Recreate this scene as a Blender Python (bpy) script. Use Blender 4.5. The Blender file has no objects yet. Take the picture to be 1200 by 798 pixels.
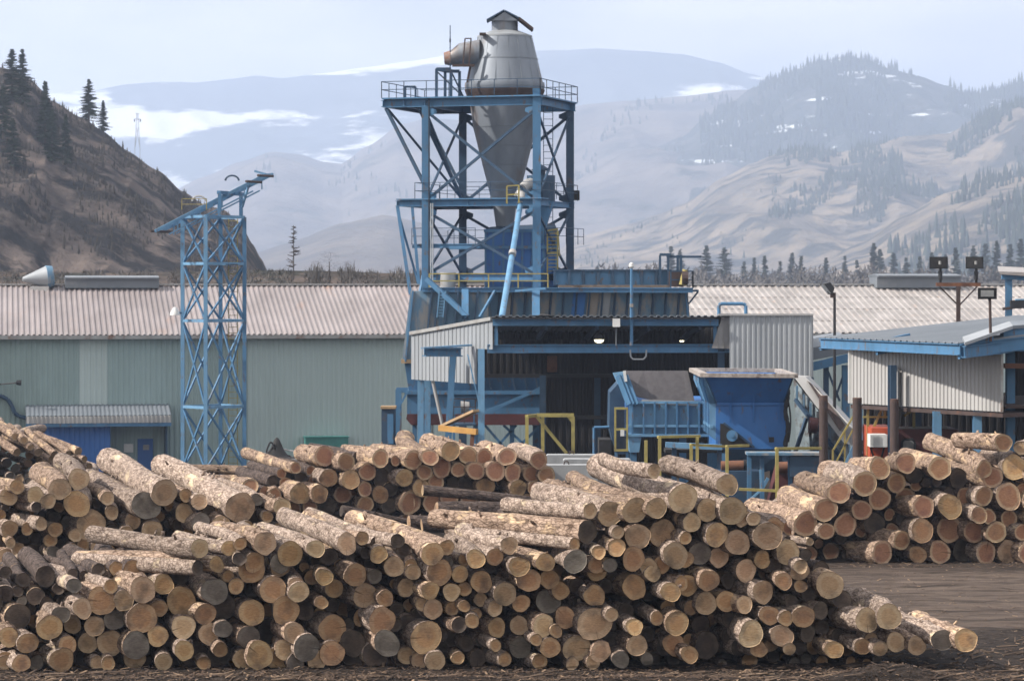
import bpy, math, random
from mathutils import Vector, Matrix, noise
R = math.radians
rng = random.Random(7)
# ---------------------------------------------------------------- camera, light, exposure
S = bpy.context.scene
COL = S.collection
FPX, HY, CH = 3400.0, 335.0, 7.5          # focal length in photo pixels, horizon row, eye height
cam = bpy.data.cameras.new('camera')
cam.sensor_width = 36; cam.lens = FPX/1200*36
cam.shift_y = -(399-HY)/1200
cam.clip_start = 1; cam.clip_end = 20000
cam.dof.use_dof = True; cam.dof.focus_distance = 60; cam.dof.aperture_fstop = 4.0
camo = bpy.data.objects.new('camera', cam); COL.objects.link(camo)
camo.location = (0, 0, CH); camo.rotation_euler = (R(90), 0, 0)
S.camera = camo
SUN = Vector((-0.74, -0.16, 0.62)).normalized()      # towards the sun
sl = bpy.data.lights.new('sun', 'SUN'); sl.energy = 4.8; sl.angle = R(1.2); sl.color = (1.0, 0.93, 0.84)
so = bpy.data.objects.new('sun', sl); COL.objects.link(so)
so.rotation_euler = SUN.to_track_quat('Z', 'Y').to_euler()
W = bpy.data.worlds.new('World'); S.world = W; W.use_nodes = True
nt = W.node_tree; nt.nodes.clear()
def wn(t, **k):
    n = nt.nodes.new(t)
    for a, b in k.items(): setattr(n, a, b)
    return n
sky = wn('ShaderNodeTexSky', sky_type='NISHITA', sun_disc=False)
sky.sun_elevation = math.asin(SUN.z); sky.sun_rotation = math.atan2(SUN.x, SUN.y)
sky.dust_density = 2.0
tc = wn('ShaderNodeTexCoord'); mp = wn('ShaderNodeMapping'); mp.inputs['Scale'].default_value = (1.0, 1.0, 3.2)
mp.inputs['Location'].default_value = (3.1, 0.4, 0.2)
n1 = wn('ShaderNodeTexNoise'); n1.inputs['Scale'].default_value = 7.5; n1.inputs['Detail'].default_value = 7; n1.inputs['Roughness'].default_value = .52
cr = wn('ShaderNodeValToRGB'); cr.color_ramp.elements[0].position = .36; cr.color_ramp.elements[1].position = .62
cr.color_ramp.elements[0].color = (6.6, 6.7, 7.1, 1); cr.color_ramp.elements[1].color = (11.2, 10.7, 10.2, 1)
mx = wn('ShaderNodeMix', data_type='RGBA'); mx.inputs[0].default_value = .95
bg = wn('ShaderNodeBackground'); bg.inputs['Strength'].default_value = 0.078
out = wn('ShaderNodeOutputWorld'); L = nt.links.new
L(tc.outputs['Generated'], mp.inputs[0]); L(mp.outputs[0], n1.inputs['Vector']); L(n1.outputs[0], cr.inputs[0])
L(sky.outputs[0], mx.inputs[6]); L(cr.outputs[0], mx.inputs[7]); L(mx.outputs[2], bg.inputs[0]); L(bg.outputs[0], out.inputs[0])
S.cycles.volume_bounces = 2
S.view_settings.view_transform = 'Standard'; S.view_settings.look = 'None'
S.view_settings.exposure = 0.75; S.view_settings.gamma = 1
try: S.view_settings.use_curve_mapping = False
except Exception: pass
# ---------------------------------------------------------------- helpers
def P(x, y, d): return Vector(((x-600)*d/FPX, d, CH-(y-HY)*d/FPX))
def PX(x, d): return (x-600)*d/FPX
def PZ(y, d): return CH-(y-HY)*d/FPX
def gz(Y):
    t = min(1, max(0, (Y-92)/33)); t = t*t*(3-2*t)
    return -2.1*t
class MB:
    def __init__(s): s.v = []; s.f = []
    def add(s, vs, fs):
        b = len(s.v); s.v += [Vector(v) for v in vs]; s.f += [[i+b for i in f] for f in fs]; return s
    def box(s, x0, x1, y0, y1, z0, z1):
        return s.add([(x, y, z) for x in (x0, x1) for y in (y0, y1) for z in (z0, z1)],
                     [(0,1,3,2),(4,6,7,5),(0,4,5,1),(2,3,7,6),(0,2,6,4),(1,5,7,3)])
    def beam(s, p, q, w, h=None, up=(0,0,1)):
        h = h or w; p = Vector(p); q = Vector(q); d = (q-p).normalized(); up = Vector(up)
        if abs(d.dot(up)) > .97: up = Vector((0,1,0))
        a = d.cross(up).normalized()*w/2; b = a.cross(d).normalized()*h/2
        return s.add([p-a-b, p+a-b, p+a+b, p-a+b, q-a-b, q+a-b, q+a+b, q-a+b],
                     [(0,1,2,3),(7,6,5,4),(0,4,5,1),(1,5,6,2),(2,6,7,3),(3,7,4,0)])
    def ibeam(s, p, q, w, h):           # wide-flange section: two flanges and a web
        p = Vector(p); q = Vector(q); d = (q-p).normalized(); up = Vector((0,0,1))
        if abs(d.dot(up)) > .97: up = Vector((0,1,0))
        a = d.cross(up).normalized(); b = a.cross(d).normalized(); t = min(w, h)*.14
        s.beam(p+b*(h/2-t/2), q+b*(h/2-t/2), w, t, b); s.beam(p-b*(h/2-t/2), q-b*(h/2-t/2), w, t, b)
        return s.beam(p, q, t, h-2*t, b)
    def tube(s, p, q, r0, r1=None, n=10, cap=True):
        r1 = r0 if r1 is None else r1; p = Vector(p); q = Vector(q); d = (q-p).normalized()
        up = Vector((0,0,1)) if abs(d.z) < .95 else Vector((0,1,0))
        a = d.cross(up).normalized(); b = a.cross(d).normalized()
        vs = []
        for c, r in ((p, r0), (q, r1)):
            for i in range(n):
                t = 2*math.pi*i/n; vs.append(c+a*math.cos(t)*r+b*math.sin(t)*r)
        fs = [(i, (i+1) % n, n+(i+1) % n, n+i) for i in range(n)]
        if cap: fs += [list(range(n))[::-1], list(range(n, 2*n))]
        return s.add(vs, fs)
    def path(s, pts, r, n=6):
        for a, b in zip(pts, pts[1:]): s.tube(a, b, r, None, n)
        return s
    def prism(s, poly, off):            # poly: 3D points, off: extrusion vector
        n = len(poly); off = Vector(off); ps = [Vector(p) for p in poly]
        return s.add(ps+[p+off for p in ps], [list(range(n)), list(range(n, 2*n))[::-1]]+[(i, i+n, (i+1) % n+n, (i+1) % n) for i in range(n)])
    def lathe(s, c, prof, n=40, a0=0):  # prof: (r, z) pairs
        c = Vector(c); vs = []; m = len(prof)
        for r, z in prof:
            for i in range(n):
                t = 2*math.pi*i/n+a0; vs.append(c+Vector((math.cos(t)*r, math.sin(t)*r, z)))
        fs = [(j*n+i, j*n+(i+1) % n, (j+1)*n+(i+1) % n, (j+1)*n+i) for j in range(m-1) for i in range(n)]
        fs += [list(range(n))[::-1], [(m-1)*n+i for i in range(n)]]
        return s.add(vs, fs)
    def corr(s, p, u, v, n, pitch=.25, depth=.04, thick=.006, duty=.5):
        # ribbed sheet: p corner, u across the ribs, v along them, n towards the viewer
        p = Vector(p); u = Vector(u); v = Vector(v); n = Vector(n).normalized(); Wd = u.length; u = u.normalized()
        k = max(1, int(Wd/pitch)); pt = Wd/k; prof = []
        for i in range(k):
            x = i*pt; e = pt*.12
            prof += [(x, 0), (x+pt*(1-duty)-e, 0), (x+pt*(1-duty), depth), (x+pt-e, depth)]
        prof.append((Wd, 0)); m = len(prof); vs = []
        for off in (0, -thick):
            for x, h in prof: vs.append(p+u*x+n*(h+off))
            for x, h in prof: vs.append(p+u*x+n*(h+off)+v)
        fs = [(i, i+1, m+i+1, m+i) for i in range(m-1)]+[(2*m+i+1, 2*m+i, 3*m+i, 3*m+i+1) for i in range(m-1)]
        fs += [(0, m, 3*m, 2*m), (m-1, 3*m-1, 4*m-1, 2*m-1)]
        fs += [(i+1, i, 2*m+i, 2*m+i+1) for i in range(m-1)]+[(m+i, m+i+1, 3*m+i+1, 3*m+i) for i in range(m-1)]
        return s.add(vs, fs)
ORG = {}
def tag(o, label=None, cat=None, group=None, kind=None):
    for k, v in (('label', label), ('category', cat), ('group', group), ('kind', kind)):
        if v: o[k] = v
    return o
def thing(name, label, cat, loc, group=None):
    o = bpy.data.objects.new(name, None); COL.objects.link(o); o.location = loc
    ORG[o.name] = Vector(loc); return tag(o, label, cat, group)
def obj(name, mb, mat, parent=None, smooth=False, origin=None):
    me = bpy.data.meshes.new(name)
    og = ORG[parent.name] if parent is not None else Vector(origin or (0,0,0))
    me.from_pydata([tuple(v-og) for v in mb.v], [], mb.f); me.update()
    if smooth:
        for p in me.polygons: p.use_smooth = True
        try: me.set_sharp_from_angle(angle=R(35))
        except Exception: pass
    me.materials.append(mat)
    o = bpy.data.objects.new(name, me); COL.objects.link(o)
    if parent is not None: o.parent = parent
    else: o.location = og
    ORG[o.name] = og
    return o
def rail(mb, pts, h=.8, n=2, sp=1.6, r=.022):
    up = Vector((0,0,1))
    for a, b in zip(pts, pts[1:]):
        a = Vector(a); b = Vector(b); k = max(1, round((b-a).length/sp))
        for i in range(k+1):
            c = a.lerp(b, i/k); mb.beam(c, c+up*h, r*2)
        for j in range(1, n+1): mb.beam(a+up*h*j/n, b+up*h*j/n, r*1.7)
    return mb
# ---------------------------------------------------------------- materials
MATS = {}
def mat(name, c1, c2=None, scale=1.0, rough=.7, metal=0, bump=.0, c3=None, t3=.62, stretch=(1,1,1), bscale=None, coords='Object', sc3=None, objvar=0, w3=.06):
    m = bpy.data.materials.new(name); m.use_nodes = True; N = m.node_tree.nodes; K = m.node_tree.links.new
    b = N['Principled BSDF']; b.inputs['Roughness'].default_value = rough; b.inputs['Metallic'].default_value = metal
    if 'Specular IOR Level' in b.inputs: b.inputs['Specular IOR Level'].default_value = .3
    t = N.new('ShaderNodeTexCoord'); mpn = N.new('ShaderNodeMapping'); mpn.inputs['Scale'].default_value = stretch
    K(t.outputs[coords], mpn.inputs[0])
    n = N.new('ShaderNodeTexNoise'); n.inputs['Scale'].default_value = scale; n.inputs['Detail'].default_value = 6; n.inputs['Roughness'].default_value = .6
    K(mpn.outputs[0], n.inputs['Vector'])
    r = N.new('ShaderNodeValToRGB'); r.color_ramp.elements[0].position = .3; r.color_ramp.elements[1].position = .7
    c2 = c2 or tuple(x*.75 for x in c1)
    r.color_ramp.elements[0].color = (*c2, 1); r.color_ramp.elements[1].color = (*c1, 1)
    K(n.outputs[0], r.inputs[0]); col = r.outputs[0]
    if c3:
        n3 = N.new('ShaderNodeTexNoise'); n3.inputs['Scale'].default_value = sc3 or scale*.6; n3.inputs['Detail'].default_value = 8; n3.inputs['Roughness'].default_value = .65
        mp3 = N.new('ShaderNodeMapping'); mp3.inputs['Location'].default_value = (17.3, 4.1, 9.7); mp3.inputs['Scale'].default_value = stretch
        K(t.outputs[coords], mp3.inputs[0]); K(mp3.outputs[0], n3.inputs['Vector'])
        r3 = N.new('ShaderNodeValToRGB'); r3.color_ramp.elements[0].position = t3-w3; r3.color_ramp.elements[1].position = t3+w3
        K(n3.outputs[0], r3.inputs[0])
        x = N.new('ShaderNodeMix'); x.data_type = 'RGBA'; x.inputs[7].default_value = (*c3, 1)
        K(r3.outputs[0], x.inputs[0]); K(col, x.inputs[6]); col = x.outputs[2]
    if objvar:
        oi = N.new('ShaderNodeObjectInfo'); mr = N.new('ShaderNodeMapRange'); mr.inputs[3].default_value = 1-objvar; mr.inputs[4].default_value = 1+objvar
        K(oi.outputs['Random'], mr.inputs[0]); hs = N.new('ShaderNodeHueSaturation'); K(mr.outputs[0], hs.inputs['Value']); K(col, hs.inputs['Color']); col = hs.outputs[0]
    K(col, b.inputs['Base Color'])
    if bump:
        bn = N.new('ShaderNodeTexNoise'); bn.inputs['Scale'].default_value = bscale or scale*4; bn.inputs['Detail'].default_value = 5
        K(mpn.outputs[0], bn.inputs['Vector'])
        bb = N.new('ShaderNodeBump'); bb.inputs['Strength'].default_value = min(1, bump*2); bb.inputs['Distance'].default_value = bump
        K(bn.outputs[0], bb.inputs['Height']); K(bb.outputs[0], b.inputs['Normal'])
    MATS[name] = m; return m
M = {}
RUST = (.16, .07, .035)
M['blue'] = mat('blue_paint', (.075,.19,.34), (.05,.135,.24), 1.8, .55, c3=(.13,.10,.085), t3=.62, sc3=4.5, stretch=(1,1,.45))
M['blue_light'] = mat('light_and_sunlit_blue_paint', (.15,.31,.48), (.10,.22,.36), 2.2, .5, c3=(.17,.13,.11), t3=.63, sc3=5, stretch=(1,1,.45))  # light blue paint, also the sunlit copy of the blue on left-facing parts
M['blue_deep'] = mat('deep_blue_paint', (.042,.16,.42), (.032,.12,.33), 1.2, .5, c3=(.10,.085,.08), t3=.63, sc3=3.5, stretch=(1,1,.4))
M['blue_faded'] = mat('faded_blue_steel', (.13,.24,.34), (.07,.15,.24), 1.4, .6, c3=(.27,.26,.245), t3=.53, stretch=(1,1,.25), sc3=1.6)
M['blue_dark'] = mat('dark_and_shaded_blue_steel', (.035,.075,.13), (.02,.045,.085), 1.5, .6, c3=(.08,.06,.05), t3=.65)  # dark blue steel, also the shaded copy of the blue on far and right parts
M['grey_metal'] = mat('galvanised_sheet', (.36,.38,.40), (.27,.29,.31), .7, .5, .25, c3=(.22,.19,.17), t3=.7, stretch=(1,1,.25))
M['grey_bright'] = mat('light_ribbed_sheet', (.42,.415,.41), (.31,.305,.30), .6, .55, .1, c3=(.24,.18,.15), t3=.72, stretch=(1,1,.2))
M['cyclone'] = mat('weathered_grey_steel', (.235,.26,.295), (.145,.165,.195), .9, .5, .3, c3=(.17,.14,.125), t3=.60, stretch=(1,1,.35))
M['rust'] = mat('rusty_steel', (.20,.09,.05), (.10,.05,.035), 4, .8)
M['rust_dark'] = mat('dark_rusty_pipe', (.075,.05,.045), (.045,.032,.03), 3, .75, c3=(.12,.06,.04), t3=.62)
M['yellow'] = mat('yellow_paint', (.38,.32,.10), (.24,.20,.075), 3, .6, c3=(.16,.12,.06), t3=.66)
M['orange'] = mat('orange_yellow_paint', (.52,.29,.08), (.38,.2,.06), 3, .6)
M['red'] = mat('orange_red_paint', (.46,.085,.03), (.34,.06,.03), 2, .6, c3=(.2,.06,.04), t3=.62)
M['redband'] = mat('dull_red_steel', (.12,.035,.035), (.07,.028,.028), 2, .6)
M['dark'] = mat('dark_rubber', (.035,.033,.034), (.02,.02,.02), 3, .8)
M['rubber_grey'] = mat('grey_rubber_curtain', (.085,.08,.085), (.06,.055,.06), 5, .8, bump=.01)
M['inner'] = mat('shade_dark_ribbed_sheet', (.028,.026,.027), (.012,.011,.012), .8, .7, c3=(.10,.09,.085), t3=.66, stretch=(1,1,.15))  # shade under the roofs put into the colour, paler patches as lit streaks
M['concrete'] = mat('concrete', (.33,.34,.35), (.25,.26,.27), 2.5, .9, bump=.01, c3=(.16,.15,.14), t3=.66)
M['green_wall'] = mat('pale_green_wall_sheet', (.34,.44,.44), (.285,.38,.385), .12, .6, stretch=(1,1,.5), c3=(.22,.29,.28), t3=.58, w3=.1)
M['green_pale'] = mat('faded_green_wall_sheet', (.43,.51,.50), (.385,.46,.45), .3, .6)
M['green_light'] = mat('light_green_wall_sheet', (.41,.50,.49), (.355,.44,.435), .15, .6, stretch=(1,1,.4))
M['teal'] = mat('teal_paint', (.06,.22,.20), None, 2, .6)
M['roof_pink'] = mat('weathered_roof_sheet', (.32,.285,.285), (.205,.18,.18), .5, .6, .1, c3=(.30,.22,.19), t3=.66, stretch=(1,.4,.4), sc3=.7)
M['roof_white'] = mat('bright_roof_sheet', (.38,.355,.345), (.225,.21,.205), .8, .55, .1, c3=(.34,.27,.23), t3=.66, sc3=1.6)
M['roof_grey'] = mat('grey_blue_roof_sheet', (.19,.21,.235), (.14,.16,.185), .4, .55, .2, c3=(.28,.28,.28), t3=.66)
M['trim'] = mat('pale_trim', (.33,.34,.34), (.22,.21,.2), 2, .6, c3=RUST, t3=.62)
M['white'] = mat('white_paint', (.70,.70,.68), (.55,.55,.54), 2, .5)
M['black'] = mat('black_housing', (.025,.025,.028), (.018,.018,.02), 3, .5)
M['glass'] = mat('lamp_glass', (.35,.36,.36), (.22,.23,.24), 6, .15)
M['blue_panel'] = mat('bright_blue_cladding', (.035,.13,.38), (.03,.11,.33), .5, .5)
M['brush'] = mat('grey_brush_twigs', (.13,.115,.105), (.06,.058,.055), .05, .95)
M['skirt'] = mat('mottled_chute_side', (.24,.29,.31), (.10,.13,.15), 1.8, .7, c3=(.08,.07,.065), t3=.55, sc3=3)
M['wood'] = mat('cut_timber', (.42,.30,.18), (.30,.2,.11), 3, .8)
def glow(name, c, s):
    m = bpy.data.materials.new(name); m.use_nodes = True; b = m.node_tree.nodes['Principled BSDF']
    b.inputs['Base Color'].default_value = (*c, 1); b.inputs['Emission Color'].default_value = (*c, 1); b.inputs['Emission Strength'].default_value = s; return m
M['lamp_on'] = glow('lit_lamp', (1, .9, .6), 3.0)
# ---------------------------------------------------------------- ground
def ground_mat():
    m = bpy.data.materials.new('yard_dirt'); m.use_nodes = True; N = m.node_tree.nodes; K = m.node_tree.links.new
    b = N['Principled BSDF']; b.inputs['Roughness'].default_value = .92; b.inputs['Specular IOR Level'].default_value = .15
    t = N.new('ShaderNodeTexCoord')
    def ns(scale, st, det=7, loc=(0,0,0), rot=0):
        mp_ = N.new('ShaderNodeMapping'); mp_.inputs['Scale'].default_value = st; mp_.inputs['Location'].default_value = loc; mp_.inputs['Rotation'].default_value = (0,0,rot)
        n = N.new('ShaderNodeTexNoise'); n.inputs['Scale'].default_value = scale; n.inputs['Detail'].default_value = det; n.inputs['Roughness'].default_value = .65
        K(t.outputs['Object'], mp_.inputs[0]); K(mp_.outputs[0], n.inputs['Vector']); return n.outputs[0]
    def ramp(f, a, b_, ca, cb):
        r = N.new('ShaderNodeValToRGB'); r.color_ramp.elements[0].position = a; r.color_ramp.elements[1].position = b_
        r.color_ramp.elements[0].color = (*ca, 1); r.color_ramp.elements[1].color = (*cb, 1); K(f, r.inputs[0]); return r.outputs[0]
    def mix(f, a, b_):
        x = N.new('ShaderNodeMix'); x.data_type = 'RGBA'; K(f, x.inputs[0]); K(a, x.inputs[6]); K(b_, x.inputs[7]); return x.outputs[2]
    packed = ramp(ns(1.4, (.35, 1.6, 1)), .3, .7, (.06,.045,.038), (.165,.125,.10))
    mud = ramp(ns(5, (1, 1, 1)), .35, .72, (.018,.014,.012), (.06,.044,.035))
    # packed track between the piles, dark bark mulch near the front pile
    sx = N.new('ShaderNodeSeparateXYZ'); K(t.outputs['Object'], sx.inputs[0])
    wob = N.new('ShaderNodeMath'); wob.operation = 'MULTIPLY_ADD'; wob.inputs[1].default_value = 5.0; K(ns(.35, (1, 1.6, 1), 4), wob.inputs[0]); K(sx.outputs[1], wob.inputs[2])
    near = N.new('ShaderNodeMapRange'); near.inputs[1].default_value = 65.6; near.inputs[2].default_value = 67.0; K(wob.outputs[0], near.inputs[0])
    far = N.new('ShaderNodeMapRange'); far.inputs[1].default_value = 81.5; far.inputs[2].default_value = 77.5; K(wob.outputs[0], far.inputs[0])
    ml = N.new('ShaderNodeMath'); ml.operation = 'MULTIPLY'; K(near.outputs[0], ml.inputs[0]); K(far.outputs[0], ml.inputs[1])
    c = mix(ml.outputs[0], mud, packed)
    ruts = ramp(ns(2.2, (.16, 2.6, 1), 8, (3,1,0)), .40, .52, (0,0,0), (1,1,1))
    rm = N.new('ShaderNodeMix'); rm.data_type = 'RGBA'; rm.blend_type = 'MULTIPLY'; rm.inputs[0].default_value = .55
    K(c, rm.inputs[6]); K(ruts, rm.inputs[7]); c = rm.outputs[2]
    K(c, b.inputs['Base Color'])
    bb = N.new('ShaderNodeBump'); bb.inputs['Distance'].default_value = .06; bb.inputs['Strength'].default_value = 1
    ad = N.new('ShaderNodeMath'); ad.operation = 'ADD'; K(ns(6, (.5, 1.5, 1)), ad.inputs[0]); K(ns(22, (1,1,1)), ad.inputs[1])
    K(ad.outputs[0], bb.inputs['Height']); K(bb.outputs[0], b.inputs['Normal'])
    return m
def gnoise(x, y):
    if y > 115 or abs(x) > 40 or y < 30: return 0
    v = noise.noise(Vector((x*.5, y*1.1, 0)))*.06 + noise.noise(Vector((x*2.3, y*3.1, 4)))*.035+noise.noise(Vector((x*.15, y*2.0, 9)))*.04
    if y > 60: v += .05*math.sin((y+noise.noise(Vector((x*.08, 0, 3)))*1.5)*2.6+noise.noise(Vector((x*.2, y*.4, 7)))*2)*(.5+noise.noise(Vector((x*.1, y*.5, 11))))
    if y < 55.6: v += (.22+.20*max(0, min(1, (x-4)/4)))*math.exp(-((y-54.6-.6*noise.noise(Vector((x*.25, 0, 2))))/.45)**2)*(.55+noise.noise(Vector((x*.5, 3, 2))))   # ridge of pushed-up bark
    return v*min(1, (40-abs(x))/5)*min(1, (y-30)/5)*min(1, (115-y)/5)
xs = [-8000, -4000, -2500, -1200, -600, -300, -150, -80, -50]+[-40+.28*i for i in range(286)]+[50, 80, 150, 300, 600, 1200, 2500, 4000, 8000]
ys = [-60, 0, 20, 30, 40, 46, 50]+[52+.2*i for i in range(150)]+[82+.6*i for i in range(60)]+[120, 125, 135, 160, 200, 300, 500, 1000, 2000, 3500, 5500, 8300]
gm = MB(); nx = len(xs)
gm.v = [Vector((x, y, gz(y)+gnoise(x, y))) for y in ys for x in xs]
gm.f = [(j*nx+i, j*nx+i+1, (j+1)*nx+i+1, (j+1)*nx+i) for j in range(len(ys)-1) for i in range(nx-1)]
tag(obj('ground', gm, ground_mat(), smooth=True), kind='structure')
# ---------------------------------------------------------------- hills
def hill_mat(name, grass, rock, snow=None, snow_t=.6, sc=.01, dark=(.06,.07,.05), dark_t=.6, bump=2.0, st=(1,1,1)):
    m = bpy.data.materials.new(name); m.use_nodes = True; N = m.node_tree.nodes; K = m.node_tree.links.new
    b = N['Principled BSDF']; b.inputs['Roughness'].default_value = 1; b.inputs['Specular IOR Level'].default_value = .05
    t = N.new('ShaderNodeTexCoord')
    def ns(scale, loc, det=9, s=(1,1,1)):
        mp_ = N.new('ShaderNodeMapping'); mp_.inputs['Location'].default_value = loc; mp_.inputs['Scale'].default_value = s
        n = N.new('ShaderNodeTexNoise'); n.inputs['Scale'].default_value = scale; n.inputs['Detail'].default_value = det; n.inputs['Roughness'].default_value = .62
        K(t.outputs['Object'], mp_.inputs[0]); K(mp_.outputs[0], n.inputs['Vector']); return n.outputs[0]
    def mixr(f, pos, w, a, cb):
        r = N.new('ShaderNodeValToRGB'); r.color_ramp.elements[0].position = pos-w; r.color_ramp.elements[1].position = pos+w; K(f, r.inputs[0])
        x = N.new('ShaderNodeMix'); x.data_type = 'RGBA'; K(r.outputs[0], x.inputs[0])
        if isinstance(a, tuple): x.inputs[6].default_value = (*a, 1)
        else: K(a, x.inputs[6])
        x.inputs[7].default_value = (*cb, 1); return x.outputs[2]
    c = mixr(ns(sc, (0,0,0), 9, st), .5, .14, grass, rock)
    c = mixr(ns(sc*1.7, (300,50,9), 9), dark_t, .05, c, dark)
    if snow: c = mixr(ns(sc*.8, (90,850,7), 14, (1, .6, 5.0)), snow_t, .02, c, snow)
    K(c, b.inputs['Base Color'])
    bb = N.new('ShaderNodeBump'); bb.inputs['Distance'].default_value = bump; bb.inputs['Strength'].default_value = 1
    K(ns(sc*3, (1,2,3), 9), bb.inputs['Height']); K(bb.outputs[0], b.inputs['Normal'])
    return m
HT = {}
def hill(name, sil, d0, d1, zb, mt, amp=.10, fr=3.0, seed=0, step=3, rows=70, power=.9, back=.25, jag=0):
    if d0 > 600: d0 *= 1.7; d1 *= 1.7
    x0, x1 = sil[0][0], sil[-1][0]; nxp = int((x1-x0)/step)+1
    def top(x):
        for (a, b), (c, d) in zip(sil, sil[1:]):
            if a <= x <= c:
                t = (x-a)/(c-a); t = t*t*(3-2*t)*.5+t*.5; return b+(d-b)*t
        return sil[-1][1] if x > x1 else sil[0][1]
    hm = MB(); mx_ = min(nxp, 700)
    tot = rows+8
    def hfun(x, t):
        d = d0+(d1-d0)*t; zr = PZ(top(x), d1)
        X = PX(x, d); H = max(.0, zr-zb)
        q = Vector((X/(d1-d0)*fr, d/(d1-d0)*fr*1.3, seed))
        nn = noise.fractal(q, 1.0, 2.1, 6)*.5
        rg = 1-abs(noise.noise(Vector((X/(d1-d0)*fr*1.8+.6*t, t*1.1, seed+5))))*2
        w = math.sin(math.pi*min(1, t))**.8
        r2 = 1-abs(noise.noise(Vector((X/(d1-d0)*fr*5+t*1.5, t*2.4, seed+9))))*2
        h = zb+H*(t**power)+(nn+.50*(rg-.5)+.16*(r2-.5))*amp*H*w*2.3
        if jag: h += jag*H*noise.noise(Vector((X*.35, seed, 1)))*min(1, t*1.2)
        return Vector((X, d, h))
    for j in range(tot):
        for i in range(mx_):
            x = x0+(x1-x0)*i/(mx_-1)
            if j < rows: v = hfun(x, j/(rows-1))
            else:
                k = (j-rows+1)/8; v = hfun(x, 1.0); d = d1+(d1-d0)*back*k*3
                v = Vector((v.x*d/d1, d, v.z+(zb-v.z)*(k**1.3)))
            hm.v.append(v)
    hm.f = [(j*mx_+i, j*mx_+i+1, (j+1)*mx_+i+1, (j+1)*mx_+i) for j in range(tot-1) for i in range(mx_-1)]
    o = obj(name, hm, mt, smooth=False); tag(o, kind='structure')
    for p in o.data.polygons: p.use_smooth = True
    HT[name] = hfun; return o
far_m = hill_mat('far_snowy_slope', (.10,.12,.13), (.06,.08,.10), (.80,.82,.85), .55, .0019, dark=(.05,.07,.08), dark_t=.5, bump=20)
mid_m = hill_mat('dry_grass_slope', (.18,.155,.135), (.085,.08,.08), None, .6, .007, dark=(.05,.055,.05), dark_t=.60, bump=16, st=(1,.7,2))
forest_m = hill_mat('forested_slope', (.085,.085,.08), (.045,.055,.055), (.75,.78,.8), .61, .017, dark=(.035,.045,.04), dark_t=.5, bump=12)
pale_m = hill_mat('pale_grass_slope', (.29,.235,.175), (.12,.108,.095), None, .6, .013, dark=(.06,.062,.058), dark_t=.53, bump=16, st=(1,.7,2))
left_m = hill_mat('brown_rocky_slope', (.15,.12,.105), (.06,.05,.047), None, .6, .08, dark=(.022,.021,.022), dark_t=.50, bump=1.8, st=(1,1,1.6))
bank_m = hill_mat('scrubby_bank', (.13,.10,.085), (.06,.05,.045), None, .6, .16, dark=(.035,.035,.03), dark_t=.52, bump=.6)
hill('hills_far', [(-500,150),(-300,112),(-120,118),(0,114),(60,110),(110,106),(150,99),(190,96),(230,97),(270,93),(300,89),(330,92),(380,86),(430,79),(480,72),(520,66),(560,63),(620,60),(660,59),(700,57),(750,60),(800,64),(840,73),(880,87),(910,95),(960,110),(1010,122),(1100,140),(1320,150),(1700,120)], 3500, 4300, 40, far_m, .10, 2.2, 1, step=2)
hill('hills_distant', [(-60,300),(100,262),(180,236),(240,207),(280,190),(320,178),(350,181),(380,190),(400,192),(430,172),(470,146),(500,139),(560,142),(620,140),(690,122),(740,118),(800,113),(860,106),(930,104),(1000,110),(1320,118)], 1900, 3000, 5, mid_m, .09, 3.2, 12, step=2)
hill('hills_forested', [(560,334),(640,262),(700,216),(760,176),(800,160),(830,135),(860,118),(880,104),(900,97),(920,88),(940,79),(965,71),(990,66),(1015,70),(1040,80),(1075,89),(1110,101),(1140,112),(1165,105),(1200,96),(1320,78),(1500,90),(1700,140)], 1900, 2500, 2, forest_m, .08, 3.5, 22, step=2, jag=.006)
hill('hills_valley', [(160,334),(240,318),(300,296),(340,284),(400,262),(450,252),(500,262),(560,284),(620,300),(680,322),(700,334)], 1100, 1600, 0, mid_m, .10, 3.0, 31, step=2)
hill('hills_grass', [(600,325),(640,302),(680,277),(740,262),(770,252),(800,240),(850,207),(880,192),(910,181),(940,173),(985,178),(1020,172),(1060,160),(1110,157),(1150,136),(1200,120),(1320,95),(1500,80),(1700,100)], 1250, 1800, -1, pale_m, .13, 3.6, 42, step=2)
hill('hills_near', [(860,340),(900,330),(960,306),(1010,285),(1060,252),(1110,226),(1160,211),(1200,204),(1320,190),(1500,170),(1700,200)], 950, 1300, -2, pale_m, .08, 3.0, 55, step=2)
hill('hills_left', [(-520,60),(-420,20),(-300,-5),(-160,25),(-60,58),(0,79),(18,84),(35,93),(52,108),(60,118),(95,138),(120,153),(150,178),(185,200),(215,225),(240,240),(262,246),(282,262),(296,286),(306,303),(314,318),(318,331),(324,352)], 300, 440, -1.5, left_m, .065, 5.0, 61, step=1.2, rows=90, power=.8, jag=.004)
# terrace behind the mill
hill('embankment', [(-620,322),(-200,318),(0,319),(100,320),(200,319),(320,317),(400,318),(450,320),(500,321),(620,324),(700,328),(760,334),(800,345)], 195, 232, -2.1, bank_m, .03, 4, 71, step=3, rows=20, power=.6)
# ---------------------------------------------------------------- haze
hz = MB().box(-8400, 8400, -80, 8500, -3.6, 640)
hm_ = bpy.data.materials.new('pale_blue_haze'); hm_.use_nodes = True; hn = hm_.node_tree.nodes; hn.clear()
hv = hn.new('ShaderNodeVolumePrincipled'); ho = hn.new('ShaderNodeOutputMaterial')
hv.inputs['Color'].default_value = (.61, .725, .945, 1); hv.inputs['Density'].default_value = .00025; hv.inputs['Anisotropy'].default_value = .2
hm_.node_tree.links.new(hv.outputs[0], ho.inputs['Volume'])
hzo = obj('haze', hz, hm_); tag(hzo, kind='stuff')
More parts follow.
